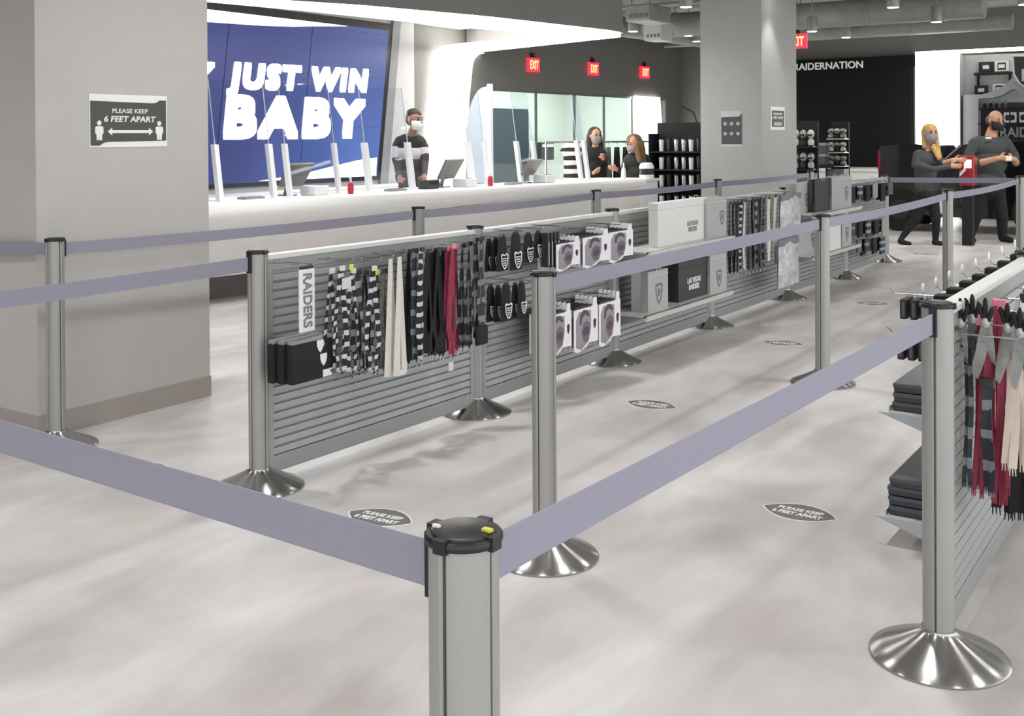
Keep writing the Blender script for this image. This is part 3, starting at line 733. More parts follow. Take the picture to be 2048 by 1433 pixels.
# long white plate reading RAIDERS downwards
x0, x1, z0, z1 = rect(598, 538, 628, 664, YH)
pl = thing('letter_plate', 'long white hanging plate with RAIDERS reading downwards', 'badge', (x0, YH, z0))
MB().bbox(x0, x1, YH-.006, YH+.004, z0, z1, .003).build('plate', M_card, pl)
text('lettering', 'RAIDERS', mat('letter_grey', (128, 124, 128), .5), pl, ((x0+x1)/2, YH-.007, (z0+z1)/2), -ZP, XP, (z1-z0)*.86, (x1-x0)*.58, .002, bold=.02)
MB().box(x0+.008, x1-.008, YH-.005, YH+.004, z1, z1+.012).build('hang_tab', M_hdr, pl)
# black zip pouches
x0, x1, z0, z1 = rect(585, 678, 668, 762, 3.2)
for k in range(3):
    yy = 3.2+k*.045
    pt = thing('zip_pouch', ['front black pouch with white print hung low beside the lanyards', 'black pouch behind the printed front pouch', 'rearmost black pouch against the lanyard panel'][k], 'pouch', ((x0+x1)/2-.01*k, yy, z0), 0, 'black pouches on the lanyard panel')
    MB().bbox(x0-.01*k, x1-.01*k, yy, yy+.038, z0, z1-.01, .008).build('body', M_matblack, pt, smooth=True)
    MB().bbox(x0+.004-.01*k, x1-.004-.01*k, yy+.004, yy+.034, z1-.012, z1+.004, .003).build('clear_top', mat('pvc_grey', (140, 140, 146), .25), pt)
    if k == 0:
        wv, hv = x1-x0, z1-z0
        def shield(xc, zc, s_, y, nm, m, par, d=-.0012):
            MB().prism([(xc-.5*s_, y, zc+.55*s_), (xc-.25*s_, y, zc+.62*s_), (xc, y, zc+.56*s_), (xc+.25*s_, y, zc+.62*s_), (xc+.5*s_, y, zc+.55*s_), (xc+.48*s_, y, zc+.05*s_), (xc+.3*s_, y, zc-.4*s_), (xc, y, zc-.72*s_), (xc-.3*s_, y, zc-.4*s_), (xc-.48*s_, y, zc+.05*s_)], (0, d, 0)).build(nm, m, par)
        shield(x0+wv*.66, z0+hv*.80, .04, yy, 'emblem', M_print_w, pt); shield(x0+wv*.74, z0+hv*.46, .04, yy, 'emblem', M_print_w, pt)
        MB().box(x0+wv*.72, x0+wv*.96, yy-.0015, yy, z0+.005, z0+hv*.2).build('price_tag', M_print_w, pt)
G = 'lanyards on the near panel'
MT = mat('lanyard_tag', (214, 210, 206), .5); MYL = mat('neon_tag', (214, 226, 60), .5)
spec = [(662, 545, 752, 3.20, 'pat', .022, 'black and silver print lanyard, first beside the pouches', MT), (682, 540, 758, 3.18, 'pat', .030, 'black and silver print lanyard with a pale strap end, second from the pouches', MT),
        (704, 545, 757, 3.22, 'pat', .034, 'black and silver print lanyard behind the square white tag', MT), (716, 548, 752, 3.25, 'pat2', .026, 'grey print lanyard just right of the square white tag', None),
        (730, 548, 750, 3.29, 'black', .03, 'plain black lanyard between the printed lanyards', None), (746, 540, 757, 3.19, 'pat', .032, 'black and silver print lanyard, last before the camouflage one', MT),
        (752, 548, 752, 3.26, 'pat2', .02, 'grey print lanyard with a yellow sticker behind the last silver one', MYL), (767, 545, 752, 3.24, 'camo', .012, 'mottled grey camouflage lanyard', None)]
for px, pt, pb, Y, kd, sp_, lb, tg in spec: lanyard(px, pt, pb, Y, kd, lb, G, sp_*1.15, .013, tg)
q = at(702, 535, Y=3.19); MB().bbox(q.x-.012, q.x+.012, 3.185, 3.19, q.z-.012, q.z+.014, .002).build('hang_tag', MYL, P1)
x0, x1, z0, z1 = rect(684, 556, 702, 578, 3.17)
o = MB().bbox(x0, x1, 3.168, 3.172, z0, z1, .001).build('swing_tag', MT, None, origin=(x0, 3.17, z0)); tag(o, 'square white tag hanging among the printed lanyards', 'tag')
# wide white straps
for k, (px, pt, pb, Y, lb) in enumerate([(782, 516, 752, 3.22, 'wide white strap, left of the white pair'), (800, 514, 750, 3.20, 'wide white strap, right of the white pair')]):
    a = at(px, pt, Y=Y); L = a.z-at(px, pb, Y=Y).z
    t = thing('white_lanyard', lb, 'lanyard', (a.x, Y, a.z-L), 0, 'white lanyards')
    for s_ in (-1, 1):
        pts = [(a.x+s_*(.008+.024*u), Y+.004*s_, a.z-L*u) for u in [i/7 for i in range(8)]]
        MB().ribbon(pts, [(.010+.012*i/7, .002*s_, 0) for i in range(8)], (0, .002, 0)).build('strap', lm('white'), t)
    MB().bbox(a.x-.03, a.x+.03, Y-.006, Y+.008, a.z-L-.004, a.z-L+.02, .003).build('hem', lm('white'), t)
G2 = 'dark lanyards on the near panel'
spec = [(818, 506, 738, 3.24, 'black', .014, 'black lanyard touching the white straps'), (829, 504, 735, 3.20, 'dark', .010, 'slate lanyard with grey blocks right of the white straps'), (842, 502, 733, 3.18, 'pat', .008, 'narrow black and silver lanyard beside the thick black bunch'),
        (855, 505, 722, 3.20, 'black', .026, 'black lanyard, first of the thick black bunch'), (866, 504, 722, 3.23, 'black', .028, 'black lanyard, second of the thick black bunch'), (876, 503, 722, 3.21, 'black', .028, 'black lanyard, third of the thick black bunch'), (886, 502, 722, 3.25, 'black', .024, 'black lanyard, last of the thick black bunch'), (860, 506, 720, 3.28, 'black', .03, 'black lanyard at the back of the thick black bunch')]
for px, pt, pb, Y, kd, sp_, lb in spec: lanyard(px, pt, pb, Y, kd, lb, G2, sp_, .019 if kd == 'black' else .014)
spec = [(897, 500, 716, 3.21, 'maroon', .018, 'maroon lanyard, left one'), (905, 496, 724, 3.19, 'maroon', .016, 'maroon lanyard with the lowest clip and white tag'), (912, 498, 712, 3.25, 'maroon', .014, 'maroon lanyard, rear one')]
for px, pt, pb, Y, kd, sp_, lb in spec: lanyard(px, pt, pb, Y, kd, lb, 'maroon lanyards', sp_*1.2, .016, mat('pink_tag', (220, 130, 150), .5))
q = at(902, 735, Y=3.19); o = MB().bbox(q.x-.02, q.x+.018, 3.188, 3.192, q.z-.018, q.z+.026, .001).build('swing_tag', MT, None, origin=q); tag(o, 'white tag hanging below the maroon lanyards', 'tag')
spec = [(925, 494, 706, 3.23, 'dark', .014, 'slate lanyard just right of the maroon ones'), (938, 490, 706, 3.20, 'dark', .018, 'slate lanyard second from the maroon ones'), (952, 482, 690, 3.17, 'dark', .020, 'slate lanyard hanging in front of the post'), (963, 480, 668, 3.15, 'dark', .016, 'slate lanyard overlapping the post with a black pouch below')]
for px, pt, pb, Y, kd, sp_, lb in spec: lanyard(px, pt, pb, Y, kd, lb, 'slate lanyards by the second post', sp_, .015)
x0, x1, z0, z1 = rect(952, 652, 974, 690, 3.15); o = MB().bbox(x0, x1, 3.14, 3.16, z0, z1, .008).build('badge_pouch', M_matblack, None, smooth=True, origin=(x0, 3.15, z0)); tag(o, 'small black badge pouch at the end of a slate lanyard', 'pouch')

# ------------------------------------------------------------------ gaiters and mask cards
def gaiter(px, pt, pb, Y, label, sc=1.0, skew=0.0, side=False):
    a = at(px, pt, Y=Y); L = a.z-at(px, pb, Y=Y).z; x, z = a.x, a.z; wt, wb = (.03*sc, .055*sc)
    t = thing('neck_gaiter', label, 'gaiter', (x, Y, z-L), 0, 'black printed gaiters')
    n_ = 9; vs = []; fs = []
    for i in range(n_):
        u = i/(n_-1); hw = wt+(wb-wt)*u**.6
        for k in range(8):
            an = 2*math.pi*k/8; vs.append((x+hw*math.cos(an)+skew*u, Y+.010*math.sin(an)*(1+.4*math.sin(5*u+px)), z-L*u))
    for i in range(n_-1):
        for k in range(8): fs.append((i*8+k, i*8+(k+1) % 8, (i+1)*8+(k+1) % 8, (i+1)*8+k))
    fs += [tuple(range(7, -1, -1)), tuple(range((n_-1)*8, n_*8))]
    MB().add(vs, fs).build('fabric', M_matblack, t, smooth=True)
    xc, zc, s_ = x+skew*.75, z-L*.72, wb*1.25
    y = Y-.0165
    fr = MB()
    o_ = [(-.5, .5), (-.3, .62), (0, .5), (.3, .62), (.5, .5), (.42, -.1), (.2, -.5), (0, -.62), (-.2, -.5), (-.42, -.1)]
    for (ax, az), (bx, bz) in zip(o_, o_[1:]+o_[:1]):
        fr.prism([(xc+ax*s_, y, zc+az*s_), (xc+bx*s_, y, zc+bz*s_), (xc+bx*s_*.78, y, zc+bz*s_*.8), (xc+ax*s_*.78, y, zc+az*s_*.8)], (0, -.001, 0))
    for zz, hw in ((.22, .3), (.05, .26), (-.12, .2), (-.28, .13)):
        fr.box(xc-hw*s_, xc+hw*s_, y-.001, y, zc+(zz-.04)*s_, zc+(zz+.04)*s_)
    fr.build('print', M_print_w, t)
    MB().bbox(x-.02*sc, x+.02*sc, Y-.004, Y+.004, z-.006, z+.014, .002).build('header', M_hdr, t)
for px, pt, pb, Y, lb, sc in [(978, 482, 542, 3.30, 'upper black gaiter nearest the slate lanyards', .8), (991, 480, 542, 3.26, 'upper black gaiter, second from the lanyards', .8), (1004, 474, 542, 3.22, 'upper black gaiter with a bright skull-like print, left of the big pair', 1.0), (1031, 468, 540, 3.20, 'upper black gaiter with the largest white print', 1.1), (1056, 470, 525, 3.26, 'upper plain-fronted black gaiter right of the large print', 1.0), (1076, 466, 515, 3.24, 'upper black gaiter with a small white shield beside the thin packs', .9),
                              (981, 575, 643, 3.28, 'lower black gaiter nearest the second post', .8), (996, 576, 643, 3.25, 'lower black gaiter, second from the second post', .8), (1012, 570, 642, 3.20, 'lower black gaiter with the clearest white print', 1.0), (1030, 570, 636, 3.24, 'lower black gaiter behind the clear print', .7), (1043, 566, 634, 3.20, 'lower black gaiter just left of the centre post', .8)]:
    gaiter(px, pt, pb, Y, lb, sc)
for px, py in [(985, 478), (1030, 466), (1070, 462), (1105, 456), (985, 572), (1030, 566), (1050, 565)]:
    q = at(px, py, Y=3.22); hook(P2, q.x, q.z+.012, 3.39, 3.16)
for k, (px, pt, pb) in enumerate([(1090, 466, 534), (1097, 465, 534), (1104, 464, 533), (1110, 463, 532)]):
    x0, x1, z0, z1 = rect(px-2, pt, px+2, pb, 3.2); o = MB().bbox(x0, x1, 3.175, 3.215, z0, z1, .0015).build('thin_pack', M_hdr, None, origin=(x0, 3.2, z0))
    tag(o, ['thin dark pack nearest the shield gaiter, edge on', 'thin dark pack, second from the shield gaiter, edge on', 'thin dark pack, third from the shield gaiter, edge on', 'thin dark pack against the first white mask card, edge on'][k], 'pack', 'thin packs seen edge on')
    MB().box((x0+x1)/2-.0015, (x0+x1)/2+.0015, 3.172, 3.175, z0+.01, z1-.05).build('edge_stripe', M_print_w, o)
# white cards with a masked head
M_head = mat('photo_grey', (150, 144, 150), .6, var=.1); M_hair = mat('photo_dark', (78, 70, 78), .6, var=.1); M_mask = mat('photo_mask', (112, 98, 108), .6, var=.25, scale=40)
def make_card(wd, ht):
    t = thing('mask_card', 'card', 'card', (0, 0, 0), 0, 'white carded face masks')
    def P(pts, nm, m, d): MB().prism([(u*wd, -d, v*ht) for u, v in pts], (0, -.0006, 0)).build(nm, m, t, local=True)
    MB().prism([(u*wd, 0, v*ht) for u, v in [(0, .06), (.16, 0), (.5, .08), (.62, .16), (1, .14), (1, .93), (.96, .95), (.95, 1.12), (.80, 1.12), (.79, .95), (0, .93)]], (0, .003, 0)).build('board', M_card, t, local=True)
    P([(.08, .12), (.3, .05), (.6, .2), (.7, .5), (.7, .86), (.2, .88), (.08, .7)], 'photo', M_head, .0002)
    P([(.22, .60), (.25, .80), (.38, .9), (.55, .88), (.64, .76), (.60, .72), (.45, .80), (.34, .74), (.30, .60)], 'hair', M_hair, .0009)
    P([(.30, .38), (.36, .60), (.50, .66), (.64, .58), (.66, .38), (.58, .22), (.42, .18)], 'mask', M_mask, .0009)
    P([(.36, .42), (.42, .52), (.58, .52), (.62, .42), (.54, .34), (.42, .34)], 'mask_print', M_hair, .0016)
    P([(.80, .62), (.86, .66), (.92, .62), (.91, .50), (.86, .42), (.81, .50)], 'emblem', M_hdr, .0004)
    P([(.04, .99), (.74, .99), (.74, .94), (.04, .94)], 'header_edge', M_hdr, .0002)
    return t
cards = [(1113, 482, 1160, 541, 'upper'), (1166, 468, 1218, 534, 'upper'), (1218, 458, 1266, 524, 'upper'), (1096, 622, 1143, 712, 'lower'), (1148, 610, 1196, 702, 'lower'), (1198, 598, 1241, 690, 'lower')]
cl_lab = ['first', 'second', 'third']
proto = {}
for i, (a, b_, c, d, row) in enumerate(cards):
    Yc = 3.16; x0, x1, z0, z1 = rect(a, b_, c, d, Yc)
    t = make_card(x1-x0, z1-z0); t.location = (x0, Yc, z0); t['label'] = '%s mask card of the %s row, front of its hook' % (cl_lab[i % 3], row)
    for k in range(1, 5):
        dup(t, (x0+.002*random.uniform(-1, 1), Yc+.03*k, z0+.001*k), None, 'mask card stacked behind the %s front card of the %s row' % (cl_lab[i % 3], row))
    hx = x0+(x1-x0)*.4; hook(P2 if i % 3 < 2 else P3, hx, z1+.03, 3.39, Yc-.02)
    o = MB().box(x0+.01, x0+(x1-x0)*.74, Yc+.006, Yc+.2, z1-.012, z1-.006).build('hanging_rack', M_hdr, P2 if i % 3 < 2 else P3)
# ------------------------------------------------------------------ shelves and gift boxes
def shelf(pnl, lipL, lipR, Yl, label=None, nm='shelf'):
    a = at(lipL[0], lipL[1], Y=Yl); b_ = at(lipR[0], lipR[1], Y=Yl); z = (a.z+b_.z)/2
    s_ = MB().box(a.x, b_.x, Yl, 3.385, z+.005, z+.013).build('shelf', M_rail, pnl)
    MB().prism([(a.x, Yl-.004, z-.022), (a.x, Yl+.012, z-.022), (a.x, Yl+.012, z+.013), (a.x, Yl-.018, z+.013)], (b_.x-a.x, 0, 0)).build('lip', M_rail, s_)
    for x_ in (a.x, b_.x-.006): MB().prism([(x_, Yl, z+.005), (x_, 3.385, z+.005), (x_, 3.385, z-.10)], (.006, 0, 0)).build('shelf_bracket', M_slat, s_)
    return z+.013, a.x, b_.x
M_gbag = mat('bag_grey', (172, 172, 170), .5, var=.03); M_gbox = mat('box_pale', (222, 220, 217), .5, var=.02); M_kbox = mat('box_black', (48, 46, 46), .5, var=.05)
M_emb = mat('emblem_grey', (104, 104, 106), .5)
def emblem(par, xc, zc, s_, y):
    fr = MB(); o_ = [(-.5, .55), (0, .62), (.5, .55), (.46, .0), (.28, -.42), (0, -.72), (-.28, -.42), (-.46, .0)]
    for (ax, az), (bx, bz) in zip(o_, o_[1:]+o_[:1]):
        fr.prism([(xc+ax*s_, y, zc+az*s_), (xc+bx*s_, y, zc+bz*s_), (xc+bx*s_*.72, y, zc+bz*s_*.76), (xc+ax*s_*.72, y, zc+az*s_*.76)], (0, -.0012, 0))
    fr.prism([(xc+u*s_, y, zc+v*s_) for u, v in [(-.18, .1), (-.1, .28), (.1, .28), (.18, .1), (.1, -.22), (-.1, -.22)]], (0, -.0012, 0))
    fr.build('emblem', M_emb, par)
def gift_bag(px0, py0, px1, zb, Yf, dep, label, m=M_gbag, emb=None, flap=True):
    xm = (px0+px1)/2; x0 = at(px0, py0+40, Y=Yf).x; x1 = at(px1, py0+40, Y=Yf).x; z1 = at(xm, py0, Y=Yf).z
    t = thing('gift_bag', label, 'bag', ((x0+x1)/2, Yf+dep/2, zb), 0, 'gift bags on the shelves')
    ym = Yf+dep/2
    # folded gusset bag: sides pinch in towards the middle
    vs = []; fs = []
    for z_, pin in ((zb, 0), (zb+(z1-zb)*.5, .012), (z1, .02)):
        vs += [(x0, Yf, z_), (x1, Yf, z_), (x1-pin, ym, z_), (x1, Yf+dep, z_), (x0, Yf+dep, z_), (x0+pin, ym, z_)]
    for j in range(2):
        for k in range(6): fs.append((j*6+k, j*6+(k+1) % 6, j*6+6+(k+1) % 6, j*6+6+k))
    fs += [(5, 4, 3, 2, 1, 0)]+[(12, 13, 14, 17), (17, 14, 15, 16)]
    MB().add(vs, fs).build('body', m, t)
    MB().box(x0, x1, Yf-.002, Yf, z1-.03, z1-.027).build('fold', M_rail if m is M_gbag else M_hdr, t)
    for yy in (Yf-.002, Yf+dep+.002):
        MB().tube([((x0+x1)/2-.03, yy, z1-.02), ((x0+x1)/2-.028, yy, z1+.015), ((x0+x1)/2+.028, yy, z1+.015), ((x0+x1)/2+.03, yy, z1-.02)], .002, 6).build('handle', M_rail, t)
    if emb:
        q = at(emb[0], emb[1], Y=Yf); emblem(t, q.x, q.z, emb[2], Yf-.0005)
    return t
zt, xa, xb = shelf(P3, (1297, 511), (1466, 474), 3.10)
zl, xa2, xb2 = shelf(P3, (1291, 637), (1464, 585), 3.10)
def gift_box(px0, py0, px1, zb, Yf, dep, label, m, words=None, wm=None, wat=None, wh=.03, ww=.12):
    x0 = at(px0, py0+50, Y=Yf).x; x1 = at(px1, py0+50, Y=Yf).x; z1 = at((px0+px1)/2, py0, Y=Yf).z
    t = thing('gift_box', label, 'box', ((x0+x1)/2, Yf+dep/2, zb)); hh = z1-zb
    MB().bbox(x0, x1, Yf, Yf+dep, zb, z1-hh*.16, .003).build('base', m, t)
    MB().bbox(x0-.003, x1+.003, Yf-.003, Yf+dep+.003, z1-hh*.16, z1, .003).build('lid', m, t)
    if words:
        q = at(wat[0], wat[1], Y=Yf); text('lettering', words, wm, t, (q.x, Yf-.001, q.z), XP, ZP, ww, wh, .001, bold=.03, shear=.1)
    return t
gift_box(1316, 401, 1412, zt, 3.18, .07, 'big pale gift box on the upper shelf', M_gbox, 'LAS VEGAS\nRAIDERS', mat('print_mid', (130, 130, 130), .5), (1385, 452), .075, .18)
gift_bag(1413, 396, 1453, zt, 3.16, .16, 'grey gift bag beside the pale box on the upper shelf', emb=(1444, 435, 0.084))
gift_bag(1296, 541, 1336, zl, 3.15, .12, 'grey gift bag at the left end of the lower shelf', emb=(1318, 586, 0.105))
gift_box(1357, 520, 1417, zl, 3.17, .085, 'black gift box reading LAS VEGAS RAIDERS on the lower shelf', M_kbox, 'LAS VEGAS\nRAIDERS', M_print_w, (1388, 566), .085, .22)
gift_bag(1420, 508, 1453, zl, 3.15, .16, 'grey gift bag at the right end of the lower shelf', emb=(1438, 556, 0.096))
# ------------------------------------------------------------------ strings, cream straps and clear bags
G4 = 'dark strings on the fourth panel'; nm4 = ['first', 'second', 'third', 'fourth', 'fifth', 'sixth', 'seventh', 'eighth', 'ninth', 'tenth']
kinds = ['black', 'black', 'black', 'pat', 'white', 'black', 'black', 'pat2', 'black', 'dark']
for k in range(10):
    px = 1459+k*7.6
    lanyard(px, 408-k*1.2, 556-k*1.6 if kinds[k] != 'white' else 548, 3.24-.02*(k % 3), kinds[k], {'black': 'black', 'pat': 'silver-printed', 'white': 'white', 'pat2': 'grey-printed', 'dark': 'slate'}[kinds[k]]+' string, %s from the grey bags on the fourth panel' % nm4[k], G4, .014, .015)
for px, pt, pb, lb in [(1537, 398, 532, 'cream strap, left of the cream pair'), (1550, 394, 538, 'cream strap, right of the cream pair')]:
    lanyard(px, pt, pb, 3.2, 'cream', lb, 'cream straps', .02, .022, clip=False)
for px, py in [(1480, 402), (1510, 398), (1545, 392), (1580, 386), (1575, 478)]:
    q = at(px, py, Y=3.22); hook(P4, q.x, q.z+.01, 3.39, 3.14)
M_clear = mat('clear_bag_film', (190, 190, 194), .15, .0, var=.35, scale=16, bump=.8, bscale=14)
def clear_bag(px0, py0, px1, py1, label, Y=3.16):
    x0, x1, z0, z1 = rect(px0, py0, px1, py1, Y); t = thing('bagged_towel', label, 'bag', ((x0+x1)/2, Y, z0), 0, 'clear bagged towels')
    n_, m_ = 7, 7; vs = []; fs = []
    for s_ in (-1, 1):
        for j in range(m_):
            for i in range(n_):
                u, v = i/(n_-1), j/(m_-1); puff = .03*math.sin(math.pi*u)*math.sin(math.pi*v)+.004
                vs.append((x0+(x1-x0)*u+(.02*(1-v))*(u-.5), Y+s_*puff*(1+.4*math.sin(9*u+7*v+px0)), z0+(z1-z0)*v))
    N_ = n_*m_
    for s_ in (0, 1):
        for j in range(m_-1):
            for i in range(n_-1):
                a = s_*N_+j*n_+i; fs.append((a, a+1, a+n_+1, a+n_) if s_ == 0 else (a, a+n_, a+n_+1, a+1))
    MB().add(vs, fs).build('film', M_clear, t, smooth=True)
    MB().bbox(x0, x1, Y-.012, Y-.004, z1-.05, z1+.005, .002).build('header_card', mat('header_grey', (120, 118, 122), .5, var=.3, scale=40), t)
clear_bag(1560, 388, 1600, 458, 'upper clear bagged towel on the fourth panel')
clear_bag(1556, 478, 1596, 572, 'lower clear bagged towel above the post base')
# ------------------------------------------------------------------ fifth and sixth panels
zt, xa, xb = shelf(P5, (1626, 436), (1722, 412), 3.12)
zl, xa2, xb2 = shelf(P5, (1626, 517), (1720, 490), 3.12)
gift_bag(1593, 366, 1627, zt, 3.27, .1, 'grey gift bag at the near end of the far upper shelf', emb=(1613, 400, 0.096))
gift_bag(1630, 358, 1661, zt, 3.2, .06, 'black gift bag on the far upper shelf', M_kbox)
gift_bag(1664, 352, 1703, zt, 3.18, .07, 'grey gift bag at the far end of the far upper shelf', emb=(1693, 386, 0.105))
gift_bag(1596, 455, 1632, zl, 3.27, .1, 'grey gift bag half behind the middle lane post', emb=(1626, 480, 0.105))
gift_box(1660, 443, 1682, zl, 3.14, .12, 'tall white box on the far lower shelf', M_gbox)
gift_bag(1684, 440, 1703, zl, 3.18, .08, 'narrow grey gift bag at the end of the far lower shelf', emb=(1694, 468, 0.105))
G6 = 'small goods on the farthest panel'
pos = 0
for row, (pt0, pb0, n_, xa_, xb_) in enumerate([(368, 404, 11, 1707, 1782), (440, 474, 9, 1706, 1770), (474, 508, 7, 1720, 1766)]):
    for k in range(n_):
        px = xa_+(xb_-xa_)*k/(n_-1); dy = -.12*(px-xa_)
        Y = 3.2+.04*(k % 2); x0, x1, z0, z1 = rect(px-4, pt0+dy, px+4, pb0+dy+random.uniform(-6, 6), Y)
        kd = ['black', 'dark', 'camo', 'black', 'silver', 'black', 'pat2'][(k*3+row) % 7]
        t = thing('key_ring', '%s small hanging item, %s in the %s row of the farthest panel' % ({'black': 'black', 'dark': 'slate', 'camo': 'mottled', 'silver': 'silver', 'pat2': 'grey-printed'}[kd], (nm4+['eleventh'])[k], ['top', 'middle', 'bottom'][row]), 'key ring', (px*0+(x0+x1)/2, Y, z0), 0, G6)
        MB().bbox(x0, x1, Y, Y+.02, z0, z1-.03, .004).build('body', lm(kd), t)
        MB().tube([((x0+x1)/2, Y+.01, z1-.03), ((x0+x1)/2+.01, Y+.01, z1-.015), ((x0+x1)/2, Y+.01, z1), ((x0+x1)/2-.01, Y+.01, z1-.015), ((x0+x1)/2, Y+.01, z1-.03)], .0025, 5).build('ring', M_clip, t)
for px, py in [(1720, 364), (1745, 361), (1770, 358), (1720, 436), (1750, 432)]:
    q = at(px, py, Y=3.22); hook(P6, q.x, q.z+.01, 3.39, 3.16)
# ------------------------------------------------------------------ right-hand panel: scarves on the near face
def scarf(px, pt, pb, Xs, kind, label, w_=.02, n_=3, spread=.02, cat='scarf'):
    a = at(px, pt, X=Xs); L = a.z-at(px, pb, X=Xs).z; rz = random.Random(px)
    t = thing('hanging_scarf', label, cat, (Xs, a.y, a.z-L), 0, 'scarves on the right panel')
    for k in range(n_):
        off = (k-(n_-1)/2)*spread; pts = []; wd = []; ph = rz.uniform(0, 6); sh = rz.uniform(.92, 1.0)
        for i in range(12):
            u = i/11; pts.append((Xs+.010*math.sin(4*u+ph)+.004*(k % 2), a.y+off*(.55+.55*u)+.004*math.sin(6*u+ph), a.z-L*u*sh)); tw = .5*math.sin(3*u+ph); wd.append((w_*math.sin(tw)*.6, w_*math.cos(tw), 0))
        MB().ribbon(pts, wd, (.003, 0, 0)).build('fold', lm(kind), t)
        e = pts[-1]
        for j in (-1, 0, 1): MB().tube([(e[0], e[1]+j*w_*.6, e[2]), (e[0], e[1]+j*w_*.7, e[2]-.022)], [.0025, .0015], 5).build('fringe', lm(kind), t)
    MB().bbox(Xs-.008, Xs+.008, a.y-.02, a.y+.02, a.z-.01, a.z+.02, .003).build('header', M_hdr if kind != 'maroon' else mat('pink_tag', (220, 130, 150), .5), t)
scarf(1936, 690, 975, 3.42, 'dark', 'slate printed scarf nearest the right-hand post', .007, 2, .014)
scarf(1966, 645, 990, 3.44, 'maroon', 'maroon scarf with pink tag, left of the red pair', .007, 5, .011)
scarf(1974, 770, 985, 3.40, 'dark', 'dark printed scarf hanging between the red pair', .009, 2, .016)
scarf(1999, 612, 1000, 3.52, 'maroon', 'long red scarf, right of the red pair', .007, 5, .011)
scarf(2034, 640, 955, 3.50, 'beige', 'wide beige scarf at the right edge', .012, 4, .018)
scarf(2030, 830, 1036, 3.58, 'black', 'black fringed scarf behind the beige one at the right edge', .016, 5, .022)
def loop_ribbon(px, py, Xs, lean, label):
    a = at(px, py, X=Xs); t = thing('ribbon_bow', label, 'ribbon', a, 0, 'silver ribbons with black loops')
    us = [i/7 for i in range(8)]
    MB().ribbon([(Xs+.02*math.sin(u*3), a.y+lean*u, a.z-.17*u) for u in us], [(.004, .013*math.sin(.4+u*2.4)+.003, .004) for u in us], (.003, 0, 0)).build('tail', lm('silver'), t)
    MB().ribbon([(Xs+.03-.02*math.sin(u*3), a.y-lean*.5*u, a.z-.13*u) for u in us], [(.004, .010*math.sin(.4+u*2.4)+.003, .004) for u in us], (.003, 0, 0)).build('tail', lm('silver'), t)
    for s_ in (-1, 0, 1):
        pp = [(Xs-.01, a.y+s_*(.004+.016*u), a.z-.01+.075*u*(1-.25*abs(s_))+.006*s_) for u in [i/6 for i in range(7)]]
        MB().tube(pp, [.004, .005, .006, .007, .0075, .007, .003], 8).build('loop', M_matblack, t, smooth=True)
    MB().ell((Xs-.008, a.y, a.z-.006), (.010, .014, .018)).build('knot', lm('silver'), t, smooth=True)
for px, py, Xs, ln, lb in [(1922, 640, 3.40, .015, 'silver ribbon with black loops touching the right-hand post'), (1946, 632, 3.44, .02, 'silver ribbon with the tallest black loops'), (1972, 640, 3.38, .03, 'silver ribbon with round black loops before the red scarf'), (2016, 650, 3.42, .03, 'silver ribbon leaning across the beige scarf'), (2041, 660, 3.40, .02, 'silver ribbon at the right edge of the frame')]: loop_ribbon(px, py, Xs, ln, lb)
for Xh, Zh in [(3.38, .88), (3.46, .90), (3.54, .90), (3.62, .86), (3.75, .90), (3.9, .88), (4.05, .90), (4.2, .88), (4.35, .9)]: hook(PR, Xh, Zh, .69, .52)
for k, Xh in enumerate((3.76, 3.91, 4.06, 4.21)):
    scarf(1024+2178*math.tan(YAW-math.atan2(.56, Xh)), 600-k*18, 860-k*70, Xh, ['white', 'maroon', 'black', 'beige'][k], ['white scarf', 'red scarf', 'black scarf', 'beige scarf'][k]+' farther along the right-hand panel', .012, 5, .02)
# far face of the right-hand panel: packs, boxes on wedge shelves
G7 = 'dark packs on the far face of the right panel'
for row, (py0, py1, z_) in enumerate([(600, 640, 0), (676, 718, 0)]):
    for k in range(6):
        Y = .99-.035*k; q = at(1818-row*5, (py0+py1)/2, Y=.97); x0 = q.x; z1 = at(1818, py0, Y=.97).z; z0 = at(1818, py1, Y=.97).z
        o = MB().bbox(x0, x0+.1, Y-.012, Y+.012, z0, z1, .004).build('hanging_pack', M_hdr, None, origin=(x0, Y, z0))
        tag(o, '%s dark pack from the tip of the %s hook behind the right-hand post' % (nm4[k], ['upper', 'lower'][row]), 'pack', G7)
        MB().box(x0-.001, x0, Y-.004, Y+.004, z0+.01, z1-.01).build('edge_stripe', mat('pack_edge', (96, 96, 100), .5), o)
    MB().tube([(x0+.05, .72, z1+.012), (x0+.05, 1.03, z1+.012), (x0+.05, 1.05, z1+.028)], .003, 6).build('hook', M_chrome, PR)
